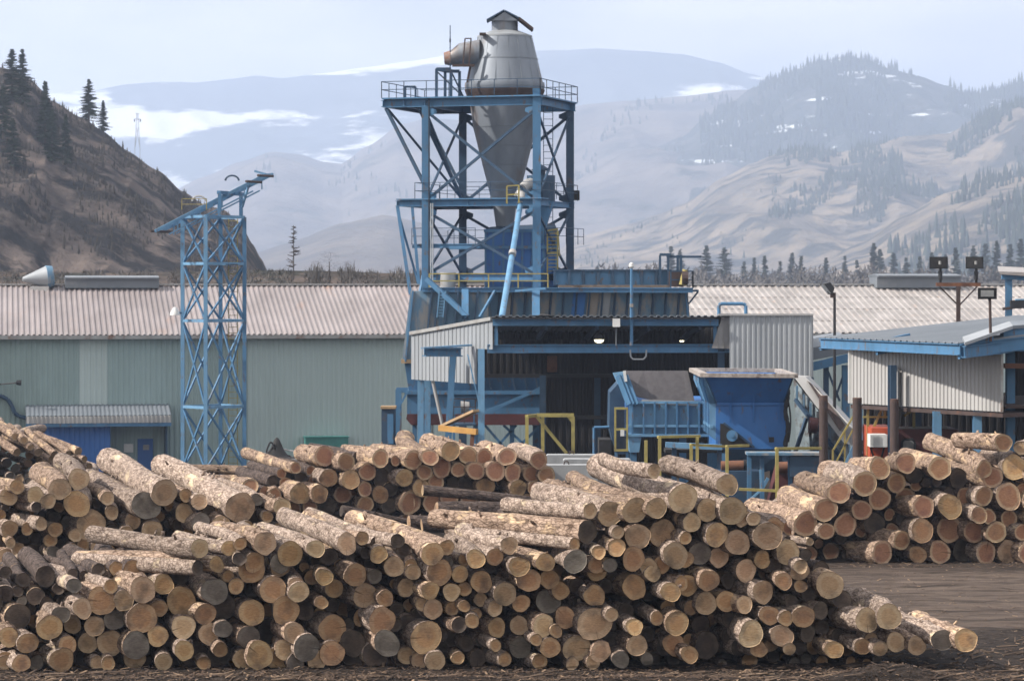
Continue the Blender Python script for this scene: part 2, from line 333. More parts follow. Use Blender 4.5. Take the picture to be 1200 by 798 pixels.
# ---------------------------------------------------------------- long mill buildings
def rotv(a): return Vector((math.cos(a), math.sin(a), 0)), Vector((-math.sin(a), math.cos(a), 0))
UX, UY = rotv(R(10))          # along the building, and away from the camera
def bpt(px_, d=155.0):        # point on the wall line of the mill, by photo column
    # wall line passes (0,155) with direction UX
    k = (px_-600)/FPX; t = (k*155-0)/(UX.x-k*UX.y); return Vector((0, 155, 0))+UX*t
RISE, RUN = 2.55, 8.0
EZ = 4.93; G = -2.1
def long_building(name, label, xa, xb, wall_m, roof_m, pitch, parts=()):
    a = bpt(xa); b = bpt(xb); Lb = (b-a).length
    th = thing(name, label, 'building', (a.x, a.y, G))
    up = Vector((0,0,1))
    for (pa, pb, mm) in parts:
        p = bpt(pa); q = bpt(pb)
        obj('wall_panel', MB().corr(p+up*(G-.1), q-p, up*(EZ-G), -UY, pitch, .035), M[mm], th)
    ro = MB()
    e = a-UY*.45+up*EZ; sl_ = UY*(RUN+.45)+up*RISE; nrm = (-UY*RISE+up*(RUN+.45)).normalized()
    ro.corr(e, b-a, sl_, nrm, pitch*1.05, .06, .02, .42)
    ro.corr(e+UY*(2*RUN+.9), b-a, -UY*(RUN+.45)+up*RISE, (UY*RISE+up*RUN).normalized(), pitch*3, .05, .02, .42)
    rf = obj('roof', ro, M[roof_m], th)
    eb = MB().beam(a-UY*.47+up*(EZ-.10), b-UY*.47+up*(EZ-.10), .10, .20)
    obj('gutter', eb, M['trim'], th)
    rc = MB().beam(a+UY*RUN+up*(EZ+RISE+.10), b+UY*RUN+up*(EZ+RISE+.10), .35, .07); obj('ridge_cap', rc, M['grey_bright'], rf)
    ends = MB()
    for c in (a, b):
        ends.prism([c+up*G, c+up*EZ, c+UY*RUN+up*(EZ+RISE), c+UY*2*RUN+up*EZ, c+UY*2*RUN+up*G], UX*(.08 if c is a else -.08))
    ends.prism([a+UY*2*RUN+up*G, a+UY*2*RUN+up*EZ, b+UY*2*RUN+up*EZ, b+UY*2*RUN+up*G], UY*-.1)
    obj('end_wall', ends, M[wall_m], th)
    return th
mill = long_building('mill_building', 'long mill building with pale green ribbed walls and weathered pinkish roof on the left', -330, 690, 'green_wall', 'roof_pink', .27,
    [(-330, 93, 'green_wall'), (93.1, 126, 'green_pale'), (126.1, 290, 'green_wall'), (290.1, 690, 'green_light')])
up = Vector((0,0,1))
shed2 = long_building('mill_building', 'long mill building on the right with bright ribbed roof behind the open shed', 700, 1500, 'green_light', 'roof_white', .36,
    [(700, 1500, 'green_pale')])
# lap seams across the bright roof sheets
sm = MB(); a = bpt(700); b = bpt(1500)
for k in range(1, 4):
    f = k/4; base = UY*(-.45+(RUN+.45)*f)+up*(EZ+RISE*f+.015)
    sm.beam(a+base, b+base, .06, .03)
obj('lap_seam', sm, mat('seam_sheet', (.33,.30,.28), (.25,.22,.21), 2, .6), shed2)
def roofpt(px_, f): p = bpt(px_); return p+UY*RUN*f+up*(EZ+RISE*f)
# ridge ventilators
def ridge_vent(label, xa, xb, y0, y1, m):
    a = bpt(xa)+UY*RUN; b = bpt(xb)+UY*RUN
    d = (a.y+b.y)/2; z0 = EZ+RISE-.1; z1 = PZ(y0, d)
    th = thing('ridge_vent', label, 'vent', (a.x, a.y, z0), 'ventilators along the mill roof ridges')
    mb = MB(); mb.prism([a-UY*.75+up*z0, a-UY*.75+up*(z1-.12), a+UY*.75+up*(z1-.12), a+UY*.75+up*z0], b-a); obj('vent_body', mb, M[m], th)
    cp = MB().prism([a-UY*1.0+up*(z1-.1), a+up*z1+UY*0, a+UY*1.0+up*(z1-.1), a+UY*1.0+up*(z1-.18), a-UY*1.0+up*(z1-.18)], b-a); obj('vent_cap', cp, M['roof_grey'], th)
ridge_vent('long low grey vent box on the roof ridge of the left mill building', 80, 195, 323, 335, 'roof_grey')
ridge_vent('long low grey vent box on the roof ridge behind the twin floodlights', 1074, 1176, 321, 335, 'roof_grey')
# blue-white cone lying on the left roof
c0 = roofpt(28, .93)+up*.55; c1 = roofpt(57, .95)+up*.62
th = thing('roof_cone', 'pale metal cone with blue end lying on its side on the left mill roof', 'vent cone', c0)
obj('cone_shell', MB().tube(c0, c1, .12, .60, 24), M['grey_metal'], th, True)
obj('cone_mouth', MB().tube(c1, c1+(c1-c0).normalized()*.35, .64, .58, 24), M['blue_faded'], th, True)
obj('cradle', MB().box(c1.x-.8, c1.x+.2, c1.y-.5, c1.y+.5, c1.z-.98, c1.z-.5), M['grey_bright'], th)
# lean-to with blue cladding and door
a = bpt(30)-UY*2.2; b = bpt(198)-UY*2.2
th = thing('entrance_lean_to', 'low lean-to entrance with blue cladding and ribbed canopy against the green wall', 'lean-to', (a.x, a.y, G))
zc = PZ(489, a.y); zt = PZ(476, a.y+2)
obj('canopy_roof', MB().corr(a+up*(zc+.05), b-a, UY*2.2+up*(zt-zc), (-UY*(zt-zc)+up*2.2).normalized(), .22, .03), M['roof_grey'], th)
obj('canopy_front', MB().corr(a+up*(zc-.32)-UY*.02, b-a, up*.36, -UY, .22, .03), M['grey_bright'], th)
obj('fascia', MB().beam(a+up*(zc-.42)+UY*.05, b+up*(zc-.42)+UY*.05, .1, .18), M['blue'], th)
p = bpt(35)-UY*1.6; q = bpt(127)-UY*1.6
obj('blue_cladding', MB().corr(p+up*G, q-p, up*(zc-G-.3), -UY, .25, .03), M['blue_panel'], th)
obj('side_wall', MB().beam(q+up*((zc+G)/2-.15)-UY*0, q+up*((zc+G)/2-.15)+UY*1.55, .08, zc-G-.3), M['blue_panel'], th)
obj('side_wall', MB().beam(bpt(193)-UY*1.9+up*((zc+G)/2-.15), bpt(193)-UY*.05+up*((zc+G)/2-.15), .08, zc-G-.3), M['blue_dark'], th)
q = bpt(161)-UY*.15; q2 = bpt(179)-UY*.15
dr = obj('door', MB().prism([q+up*G, q2+up*G, q2+up*(PZ(514, q.y)), q+up*(PZ(514, q.y))], -UY*.06), M['blue_panel'], th)
obj('door_window', MB().prism([q.lerp(q2,.35)+up*(PZ(527, q.y)), q.lerp(q2,.75)+up*(PZ(527, q.y)), q.lerp(q2,.75)+up*(PZ(521, q.y)), q.lerp(q2,.35)+up*(PZ(521, q.y))], -UY*.09), M['glass'], dr)
w1 = bpt(145)-UY*.12; w2 = bpt(156)-UY*.12
obj('notice_board', MB().prism([w1+up*PZ(530, w1.y), w2+up*PZ(530, w1.y), w2+up*PZ(520, w1.y), w1+up*PZ(520, w1.y)], -UY*.05), M['white'], th)
# wall bits
p = bpt(-8)-UY*.3
th = thing('wall_conduit', 'thick curved dark pipe on the green wall beside the lean-to', 'pipe', (p.x, p.y, PZ(466, p.y)))
pts = [bpt(x)-UY*.25+up*PZ(y, 148) for x, y in ((-30,464),(2,466),(9,470),(14,478),(17,486),(22,490),(30,492))]
obj('pipe', MB().path(pts, .11, 10), M['blue_dark'], th, True)
obj('bracket', MB().beam(pts[1], pts[1]+UY*.3, .08).beam(pts[3], pts[3]+UY*.3, .08), M['rust_dark'], th)
p = bpt(-6)-UY*.1; q = bpt(19)-UY*1.0
th = thing('wall_light', 'small dark light on a long arm above the curved pipe on the green wall', 'wall light', (p.x, p.y, PZ(451, p.y)))
obj('arm', MB().tube(p+up*PZ(451, p.y), q+up*PZ(448.5, q.y), .035), M['black'], th)
obj('lamp_head', MB().tube(q+up*PZ(448, q.y), q+UX*.25+up*(PZ(448, q.y)-.03), .12, .15), M['black'], th, True)
p = bpt(356)-UY*.8; q = bpt(406)-UY*.8
th = thing('teal_container', 'low teal metal container against the green wall behind the reddish log pile', 'container', (p.x, p.y, G))
obj('container_body', MB().prism([p+up*G, q+up*G, q+up*PZ(513, p.y), p+up*PZ(513, p.y)], UY*.7), M['teal'], th)
obj('container_lid', MB().prism([p+up*PZ(513, p.y)-UY*.05-UX*.05, q+up*PZ(513, p.y)-UY*.05+UX*.05, q+up*(PZ(511.6, p.y))-UY*.05+UX*.05, p+up*(PZ(511.6, p.y))-UY*.05-UX*.05], UY*.8), M['teal'], th)

# ---------------------------------------------------------------- lattice tower with tilted boom
D = 145.0
cp_ = {k: Vector((PX(x, d), d, 0)) for k, x, d in (('L', 214, 145.6), ('F', 241, 144.3), ('R', 286.5, 146.2), ('B', 258.5, 147.5))}
th = thing('lattice_tower', 'tall blue lattice tower carrying a tilted conveyor boom before the green wall', 'tower', (cp_['F'].x, cp_['F'].y, G))
tops = 11.0; lv = [G, -.95, 1.42, 5.70, 8.6, 11.0]
lv = [G, 1.43, 5.75, 8.62, 11.0]
lv = [PZ(545,145)-.2]+[PZ(y, 145) for y in (477, 376, 309, 254)]
for k in 'LFRB': obj('tower_leg', MB().beam(cp_[k]+up*G, cp_[k]+up*lv[-1], .19), M['blue_light'] if k in 'LF' else M['blue'], th)  # left and front legs use a paler blue, sunlight put into the colour
FC = (('L','F'), ('F','R'), ('R','B'), ('B','L'))
for z0, z1 in zip(lv, lv[1:]):
    br = MB(); hr = MB()
    for a_, b_ in FC:
        A, B = cp_[a_], cp_[b_]; hr.beam(A+up*z1, B+up*z1, .10, .14)
        br.beam(A+up*z0, B+up*z1, .085); br.beam(B+up*z0, A+up*z1, .085)
    obj('horizontal_strut', hr, M['blue_light'], th); obj('cross_brace', br, M['blue'], th)
hr = MB()
for a_, b_ in FC: hr.beam(cp_[a_]+up*lv[0], cp_[b_]+up*lv[0], .1)
obj('horizontal_strut', hr, M['blue'], th)
tf = MB(); zf = PZ(226, 145)
for x, d in ((257.5, 144.6), (282.5, 147.6)): tf.beam(Vector((PX(x, d), d, lv[-1])), Vector((PX(x, d), d, zf)), .18)
tf.beam(Vector((PX(256, 144.6), 144.6, zf)), Vector((PX(284, 147.6), 147.6, zf)), .18)
obj('head_frame', tf, M['blue'], th)
bm_ = MB()
b0, b1 = P(182, 271, 144.4), P(312, 204.5, 146.2)
off = Vector((.25, .95, .05))
for o_ in (Vector((0,0,0)), off):
    bm_.beam(b0+o_, b1+o_, .12, .16); bm_.beam(b0+o_+up*.0+(b1-b0)*.12-up*.5, b0+(b1-b0)*.88+o_-up*.5, .07)
for i in range(11):
    c = b0.lerp(b1, i/10); bm_.beam(c, c+off, .08)
    if 1 <= i <= 9: bm_.beam(c+(off if i % 2 else Vector()), c-up*.5+(off if i % 2 else Vector()), .06)
for px_, py in ((300, 206), (290, 212)): pass
bm_.beam(P(293, 212, 146), P(284, 243, 146.6), .09)
bm_.beam(b1, P(298, 203, 146.2)+up*.1, .1)
obj('conveyor_boom', bm_, M['blue_light'], th)
for x, y in ((184, 271), (192, 271.5), (296, 213), (310, 206)):
    c = P(x, y, 144.8); obj('roller', MB().tube(c-Vector((.3,.3,0)), c+Vector((.35,.9,.0)), .065, None, 10), M['rust_dark'], th, True)
for xx, yy in ((233, 236), (272, 212)):
    c = P(xx, yy, 145.2); arc = [c+Vector((math.cos(t)*.34, 0, math.sin(t)*.26)) for t in [math.pi*k/8 for k in range(9)]]
    obj('guide_hoop', MB().path(arc, .05), M['grey_bright'] if xx < 260 else M['blue_dark'], th)
rl = MB(); rail(rl, [P(213, 246, 144.2), P(242, 246, 144.2)], .55, 2, .9, .02)
obj('yellow_rail', rl, M['yellow'], th)
ld = MB()
for dx in (0, .45): ld.beam(P(268, 545, 147.6)+Vector((dx,0,0)), P(268, 254, 147.6)+Vector((dx,0,0)), .04)
z = -1.5
while z < 11: ld.beam((PX(268,147.6), 147.6, z), (PX(268,147.6)+.45, 147.6, z), .03); z += .3
obj('ladder', ld, M['yellow'], th)
wk = MB(); wk.box(PX(243,146), PX(280,146), 145.2, 146.8, lv[3]-.06, lv[3]-.02)
obj('mesh_landing', wk, M['blue_dark'], th)
lm = MB(); c = P(205, 365, 144.9); lm.tube(c, P(213, 367, 145.2), .04)
obj('lamp_arm', lm, M['blue'], th)
lh = MB().lathe(c-up*.18, [(.26, 0), (.24, .1), (.12, .32), (.05, .4)], 16); obj('lamp_head', lh, M['white'], th, True)
ic = P(235, 330, 145.6); obj('insulator', MB().lathe(ic, [(.1,-.1),(.2,0),(.2,.12),(.1,.2),(.1,.4)], 12), M['grey_bright'], th, True)

# ---------------------------------------------------------------- cyclone tower
O = Vector((PX(499, 130), 130, 0)); th_ = R(17.6)
U = Vector((math.cos(th_), -math.sin(th_), 0)); V = Vector((math.sin(th_), math.cos(th_), 0)); WT = 5.2
def Q(u, v, z): return O+U*u+V*v+up*z
ct = thing('cyclone_tower', 'tall blue steel frame tower with platforms holding up the big grey cyclone', 'steel tower', Q(0, 0, G))
z1 = PZ(117, 130); z2 = PZ(238.5, 130); z25 = PZ(289, 130); z3 = PZ(325, 130); z4 = PZ(339, 130)
ends = {(0,0): z1-.3, (WT,0): PZ(104, 128.5), (0,WT): z1-.3, (WT,WT): z1-.3}
for (u, v), zt in ends.items():
    obj('column', MB().ibeam(Q(u, v, G), Q(u, v, zt), .36, .30), M['blue'] if v == 0 else M['blue_dark'], ct)  # rear columns use a darker blue, their shade put into the colour
pf = MB(); pl = (-2.0, WT+.25, -.3, WT+.35)
for v in (0, WT): pf.ibeam(Q(pl[0], v, z1-.15), Q(pl[1], v, z1-.15), .22, .36)
for u in (pl[0], -1, 0, WT): pf.ibeam(Q(u, -.15, z1-.15), Q(u, WT+.15, z1-.15), .18, .3)
for (a_, b_, c_, d_) in ((pl[0], .55, pl[2], pl[3]), (WT-.25, pl[1], pl[2], pl[3])):
    pf.prism([Q(a_, c_, z1+.04), Q(b_, c_, z1+.04), Q(b_, d_, z1+.04), Q(a_, d_, z1+.04)], up*.06)
pf.prism([Q(.55, pl[2], z1+.04), Q(WT-.25, pl[2], z1+.04), Q(WT-.25, .35, z1+.04), Q(.55, .35, z1+.04)], up*.06)
obj('top_platform', pf, M['blue'], ct)
tr = MB(); rail(tr, [Q(pl[0], pl[2], z1+.1), Q(pl[1], pl[2], z1+.1), Q(pl[1], pl[3], z1+.1), Q(pl[0], pl[3], z1+.1), Q(pl[0], pl[2], z1+.1)], .72, 2, 1.05, .018)
obj('top_railing', tr, M['blue_dark'], ct)
hf = MB(); a = P(511.5, 115, 130.5); b = P(528.5, 115, 130.5)
for c in (a, b, a+V*1.2, b+V*1.2): hf.beam(c, c+up*1.28, .13)
hf.beam(a+up*1.28, b+up*1.28, .16); hf.beam(a+up*1.28+V*1.2, b+up*1.28+V*1.2, .14); hf.beam(a+up*1.2, P(545, 116, 131), .05); hf.beam(a+up*1.28, a+up*1.28+V*1.2, .1)
hf.beam(b+up*1.2, P(546, 120, 132), .05)
a = P(475, 115, 130.5); b = P(487, 115, 130.5)
for c in (a, b): hf.beam(c, c+up*.5, .09)
hf.beam(a+up*.5, b+up*.5, .09)
obj('hoist_frame', hf, M['blue_dark'], ct)
# braces
bx_ = MB()
def X(p, q, r, s, w=.11): bx_.beam(p, q, w); bx_.beam(r, s, w)
X(Q(0,0,z1-.4), Q(WT*.62,0,PZ(198,129)), Q(0,0,z2+.2), Q(WT,0,z1-1.6)) if False else None
for (fa, fb) in (((0,0),(WT,0)), ((0,WT),(WT,WT)), ((0,0),(0,WT)), ((WT,0),(WT,WT))):
    A = lambda z: Q(fa[0], fa[1], z); B = lambda z: Q(fb[0], fb[1], z)
    w = .12 if fa[1] == fb[1] else .09
    X(A(z1-.5), B(z2+.1), A(z2+.1), B(z1-.5), w)
    X(A(z2-.35), B(z3+.1), A(z3+.1), B(z2-.35), w)
    if fa != (WT,0): X(A(z4-.2), B(1.2), A(1.2), B(z4-.2), w)
bx_.beam(Q(-1.9, 0, z1-.35), Q(0, 0, PZ(220, 130)), .14); bx_.beam(Q(-1.9, WT, z1-.35), Q(0, WT, PZ(222, 134)), .12)
bx_.beam(Q(-1.8, 0, z1-.4), Q(0, WT, z2+.3), .08); bx_.beam(Q(-.3, 0, z1-.4), Q(.3, WT*.9, z2), .13)
obj('cross_brace', bx_, M['blue_dark'], ct)
for (u_, v_) in ((0,0),(WT,0),(0,WT),(WT,WT)):
    for z_ in (z1-.55, z2+.32, z2-.42, z3+.28):
        sgn = 1 if u_ == 0 else -1
        obj('gusset_plate', MB().prism([Q(u_+sgn*.1, v_-.06, z_-.24), Q(u_+sgn*.52, v_-.06, z_-.08), Q(u_+sgn*.52, v_-.06, z_+.08), Q(u_+sgn*.1, v_-.06, z_+.24)], V*.03), M['blue_dark'] if v_ else M['blue'], ct)
for k_ in range(3): obj('conduit', MB().tube(Q(.22+.09*k_, -.2, G), Q(.22+.09*k_, -.2, z2 if k_ else z1), .028), M['grey_metal'] if k_ else M['black'], ct)
# middle platform
mp_ = MB(); a0 = -1.35
for v in (0, WT): mp_.ibeam(Q(a0, v, z2), Q(WT+.2, v, z2), .2, .28)
for u in (a0, 0, 2.0, WT): mp_.ibeam(Q(u, -.1, z2), Q(u, WT+.1, z2), .16, .24)
mp_.prism([Q(a0, -.2, z2+.16), Q(1.9, -.2, z2+.16), Q(1.9, WT+.2, z2+.16), Q(a0, WT+.2, z2+.16)], up*.05)
mp_.prism([Q(1.9, -.2, z2+.16), Q(WT+.3, -.2, z2+.16), Q(WT+.3, .8, z2+.16), Q(1.9, .8, z2+.16)], up*.05)
obj('middle_platform', mp_, M['blue'], ct)
r_ = MB(); rail(r_, [Q(WT+.3, -.2, z2+.2), Q(a0+.9, -.2, z2+.2), Q(a0+.9, WT+.2, z2+.2), Q(WT+.3, WT+.2, z2+.2), Q(WT+.3, -.2, z2+.2)], .72, 2, 1.2, .015)
obj('middle_railing', r_, M['blue_dark'], ct)
ys_ = MB(); rail(ys_, [P(594, 239, 128), P(608, 238, 128)], .78, 2, .55, .035); obj('yellow_gate', ys_, M['yellow'], ct)
# side outrigger frame on the left
for p_, q_, w_ in ((Q(a0, 0, z2-.1), P(481, 345, 130), .15), (Q(a0+.7, 0, z2-.1), P(491, 333, 130), .13), (Q(a0, WT, z2-.1), P(492, 345, 134.5), .12), (Q(a0, .1, z2-.4), P(490, 332, 130.1), .08)):
    obj('outrigger', MB().beam(p_, q_, w_), M['blue'], ct)
# lower decks
lw = MB()
lw.ibeam(Q(0, 0, z3), Q(WT, 0, z3), .2, .32); lw.ibeam(Q(0, WT, z3), Q(WT, WT, z3), .2, .3); lw.ibeam(Q(0, 0, z3), Q(0, WT, z3), .18, .3); lw.ibeam(Q(WT, 0, z3), Q(WT, WT, z3), .18, .3)
lw.beam(Q(-.7, .2, z25), Q(2.9, .2, z25), .12, .14); lw.beam(Q(-.7, WT-.2, z25), Q(2.9, WT-.2, z25), .12, .14)
lw.prism([Q(-.7, .1, z25+.08), Q(2.4, .1, z25+.08), Q(2.4, 1.0, z25+.08), Q(-.7, 1.0, z25+.08)], up*.04)
obj('lower_deck_frame', lw, M['blue'], ct)
r_ = MB(); rail(r_, [Q(-.7, .1, z25+.1), Q(2.3, .1, z25+.1)], .72, 2, .9, .015); rail(r_, [Q(-.7, WT-.1, z25+.1), Q(2.3, WT-.1, z25+.1)], .72, 2, .9, .015)
rail(r_, [Q(WT, 1.2, z25+.1), Q(WT+1.0, 1.2, z25+.1), Q(WT+1.0, 4.0, z25+.1)], .72, 2, .9, .015)
obj('lower_railing', r_, M['blue_dark'], ct)
ld = MB()
for dx in (0, .42): ld.beam(P(637, 270, 133.2)+Vector((dx,0,0)), P(637, 124, 133.2)+Vector((dx,0,0)), .035)
z = PZ(270, 133)
while z < PZ(124, 133): ld.beam((PX(637,133.2), 133.2, z), (PX(637,133.2)+.42, 133.2, z), .025); z += .3
obj('ladder', ld, M['blue_dark'], ct)
lt_ = P(674, 230, 134); obj('floodlight', MB().box(lt_.x-.12, lt_.x+.2, 133.6, 133.9, lt_.z-.2, lt_.z+.25).beam(lt_-Vector((.1,0,0)), lt_-Vector((.6,0,0)), .07), M['black'], ct)
# the cyclone itself
cd = 132.4; cc = Vector((PX(591.5, cd), cd, 0)); s_ = cd/FPX
def pr(*l): return [(r*s_, PZ(y, cd)) for y, r in l]
cy = thing('cyclone_separator', 'big weathered grey steel cyclone separator hanging in the blue tower', 'cyclone', (cc.x, cc.y, PZ(270, cd)))
obj('cyclone_body', MB().lathe(cc, pr((112,43.5),(104,46.5),(101,47),(97.5,46.5),(97,44),(70,38.5),(44,31.8)), 56), M['cyclone'], cy, True)
for y_, r_ in ((70,38.9),): obj('plate_seam', MB().lathe(cc, pr((y_+.5,r_+.05),(y_-.5,r_-.1)), 56), M['roof_grey'], cy, True)
for y_, r_ in ((150,37),(172,31.6),(194,26.1),(218,20)): obj('plate_seam', MB().lathe(cc, pr((y_+.4,r_+.2),(y_-.4,r_+.45)), 56), M['roof_grey'], cy, True)
for k_ in range(9):
    a_ = -2.9+k_*.36; ca, sa = math.cos(a_), math.sin(a_)
    p0_ = cc+Vector((ca*44.2*s_, sa*44.2*s_, PZ(97, cd))); p1_ = cc+Vector((ca*32*s_, sa*32*s_, PZ(45, cd))); obj('upright_seam', MB().beam(p0_, p1_, .035), M['roof_grey'], cy)
obj('cyclone_band', MB().lathe(cc, pr((117.5,42),(112.2,45),(106,47.2),(105.8,46.9)), 56), M['rust_dark'], cy, True)
obj('cyclone_cone', MB().lathe(cc, pr((270,8),(268,10),(243,13.5),(190,27),(150,37),(128,40),(117.7,41)), 56), M['cyclone'], cy, True)
obj('cyclone_lid', MB().lathe(cc, pr((44.3,32.3),(42.5,32.3),(36.5,16)), 56), M['grey_metal'], cy, True)
obj('outlet_neck', MB().lathe(cc, pr((37,15.4),(22,15.4)), 40), M['cyclone'], cy, True)
hat = MB()
rid0 = cc+Vector((0, -.75, PZ(14.5, cd))); dv = Vector((0, 1.5, 0))
l0 = cc+Vector((-20.5*s_, -.75, PZ(26, cd))); r0 = cc+Vector((17*s_, -.75, PZ(24, cd))); r1 = cc+Vector((32*s_, -.75, PZ(36.5, cd)))
def slab(mb, a, b, dv, t=.06):
    n = (b-a).cross(dv).normalized()*t; mb.prism([a, b, b+n, a+n], dv)
slab(hat, l0, rid0, dv); slab(hat, rid0+up*-.03, r0, dv); 
obj('rain_hat', hat, M['blue_dark'], cy)
fl = MB(); slab(fl, r0-Vector((.05,0,-.01)), r1, dv, .1); obj('hat_flap', fl, M['rust_dark'], cy)
gb = MB()
for yy in (-.68, .62): gb.prism([cc+Vector((-15*s_, yy, PZ(26, cd))), cc+Vector((0, yy, PZ(15.6, cd))), cc+Vector((15*s_, yy, PZ(26, cd)))], Vector((0,.05,0)))
obj('hat_gable', gb, M['cyclone'], cy)
# inlet duct and its rusty end
inl = MB(); e0 = P(527.5, 68.5, 131.6); e1 = P(553, 62, 131.6)
vs = []
for c, hy, hw in ((e0, .33, .32), (P(538, 63.5, 131.6), .48, .44), (P(562, 61.5, 131.8), .58, .55)):
    for i in range(16):
        t = 2*math.pi*i/16; k = .85 if c is not e0 else 1
        vs.append(c+Vector((0, math.cos(t)*hw, math.sin(t)*hy)))
inl.add(vs, [(j*16+i, j*16+(i+1) % 16, (j+1)*16+(i+1) % 16, (j+1)*16+i) for j in range(2) for i in range(16)]+[list(range(16))])
obj('inlet_duct', inl, M['cyclone'], cy, True)
obj('duct_cap', MB().tube(e0+Vector((-.27,0,-.02)), e0+Vector((.02,0,0)), .27, .35, 20), mat('rust_streaked_cap', (.26,.22,.21), (.15,.10,.08), 3, .7, c3=(.22,.10,.06), t3=.52), cy, True)
fr_ = MB()
for x in (544, 551): fr_.beam(P(x-1.5, 77, 130.9), P(x+1, 45.5, 131.0), .06)
fr_.beam(P(545, 45.5, 130.9), P(552.5, 45.5, 130.9), .05); fr_.beam(P(530, 77, 130.8), P(556, 77, 130.8), .09, .12); fr_.beam(P(530, 77, 132.4), P(556, 77, 132.4), .09, .12)
fr_.beam(P(551, 78, 130.9), P(547.5, 97, 130.9), .09)
obj('duct_frame', fr_, M['rust_dark'], cy)
obj('hatch', MB().box(PX(562,131.5), PX(569.5,131.5), 131.0, 131.6, PZ(41, 131), PZ(38.5, 131)), M['rust_dark'], cy)
an = thing('antenna', 'thin upright antenna rod beside the cyclone inlet', 'antenna', P(527.5, 115, 131.4))
obj('rod', MB().tube(P(527.5, 115, 131.4), P(527.5, 30, 131.4), .035, .02), M['blue_dark'], an)
obj('rod_clamp', MB().box(PX(526.6,131.4), PX(528.4,131.4), 131.3, 131.5, PZ(50,131.4), PZ(46,131.4)), M['black'], an)
# small cyclone
cd = 130.6; sc_ = thing('small_cyclone', 'small blue cyclone with pointed hat beside the big grey cone', 'cyclone', (PX(634, cd), cd, PZ(268, cd)))
cc = Vector((PX(634, cd), cd, 0)); s_ = cd/FPX
obj('cyclone_body', MB().lathe(cc, pr((236,16.5),(206,16.5)), 32), M['blue_dark'], sc_, True)
obj('cyclone_cone', MB().lathe(cc, pr((285,3.5),(268,6),(236,16)), 32), M['blue'], sc_, True)
obj('outlet_pipe', MB().lathe(cc, pr((206,5),(199,5)), 20), M['blue_dark'], sc_, True)
obj('cone_hat', MB().lathe(cc, pr((200,11),(199,11),(193,1)), 20), M['blue_dark'], sc_, True)
obj('inlet_elbow', MB().path([P(608, 232, 129.6), P(612, 222, 129.7), P(618, 216, 130), P(626, 214, 130.4)], .24, 12), M['grey_bright'], sc_, True)
dp = thing('diagonal_pipe', 'long pale blue pipe slanting up from the open shed roof to the small cyclone', 'pipe', P(587, 372, 118.5))
obj('pipe', MB().tube(P(588, 372, 121), P(611, 233, 129.2), .135, .12, 16), M['blue_light'], dp, True)
obj('pipe_collar', MB().tube(P(610.2, 240, 128.7), P(612, 228, 129.3), .18, .18, 16), M['grey_bright'], dp, True)
obj('pipe_collar', MB().tube(P(600.2,299,125.0), P(600.8,295,125.2), .165,.165,16), M['grey_bright'], dp, True)
# surge box below the cyclone
sb = thing('surge_bin', 'tall blue ribbed steel bin directly under the big cyclone cone', 'bin', P(568, 338, 131))
bmn = MB().box(PX(568,131), PX(653,131), 131, 134.4, PZ(338,131), PZ(270,131)); obj('bin_wall', bmn, M['blue_deep'], sb)
rb = MB()
for x in (569, 578, 590, 601, 612, 624, 637, 652): rb.beam(P(x, 338, 130.94), P(x, 270, 130.94), .09, .12)
for y in (270.5, 290, 338): rb.beam(P(567, y, 130.9), P(654, y, 130.9), .1, .14)
obj('bin_rib', rb, M['blue'], sb)
wt = MB(); wt.prism([P(568,269.5,131), P(653,269.5,131), P(650,262,132), P(575,266,132)], Vector((0,2.4,0))); obj('bin_top', wt, M['blue_dark'], sb)
yl = thing('caged_ladder', 'yellow caged ladder on the blue bin at right of the tower', 'ladder', P(641, 325, 130.2))
for x in (641.5, 653.5): obj('stile', MB().beam(P(x, 325, 130.3), P(x, 270, 130.3), .07), M['yellow'], yl)
rg = MB()
for i in range(12): y = 322-4.4*i; rg.beam(P(641.5, y, 130.3), P(653.5, y, 130.3), .035)
obj('rung', rg, M['yellow'], yl); obj('cage_hoop', MB().beam(P(641,270.5,129.9), P(654,268.5,129.9), .07).beam(P(641,297,129.9), P(654,297,129.9), .05).beam(P(654,270,129.9),P(656,300,129.9),.05), M['yellow'], yl)
# ---------------------------------------------------------------- long hopper house with walkway
lh_ = thing('chip_hopper', 'long blue wedge hopper with faded ribbed sides and walkway above the open shed', 'hopper', P(640, 400, 131))
d0 = 127.6
def hs(x0, x1, xb0, xb1, y0, y1, m, name='hopper_side'):
    poly = [P(x0, y0, d0), P(x1, y0, d0), P(xb1, y1, d0+.9), P(xb0, y1, d0+.9)]
    return obj(name, MB().prism(poly, Vector((0, .15, 0))), M[m], lh_)
hs(574, 806, 560, 812, 340, 425, 'blue_faded')
# extra framing and walk clutter at the tower foot
for x in (512, 519): obj('ladder_stile', MB().beam(P(x, 372, 126.6), P(x+3, 341, 126.6), .05), M['blue_light'], ct)
for i in range(9): obj('ladder_rung', MB().beam(P(512.3+.33*i, 370-3.4*i, 126.6), P(519.3+.33*i, 370-3.4*i, 126.6), .035), M['blue_light'], ct)
for (x0, y0, x1, y1, w_) in ((500, 327, 548, 371, .2), (545, 341, 545, 372, .3), (580, 341, 562, 372, .1), (628, 341, 628, 372, .34), (604, 341, 640, 338, .1)): obj('knee_brace', MB().beam(P(x0, y0, 127), P(x1, y1, 126.2), w_), M['blue'], ct)
obj('hopper_side', MB().prism([P(806,340,d0), P(812,425,d0+.9), P(812,425,d0+5.5), P(806,340,d0+6)], Vector((-.1,0,0))), M['blue_dark'], lh_)
obj('hopper_side', MB().prism([P(574,340,d0+6), P(806,340,d0+6), P(812,425,d0+5), P(560,425,d0+5)], Vector((0,.1,0))), M['blue_dark'], lh_)
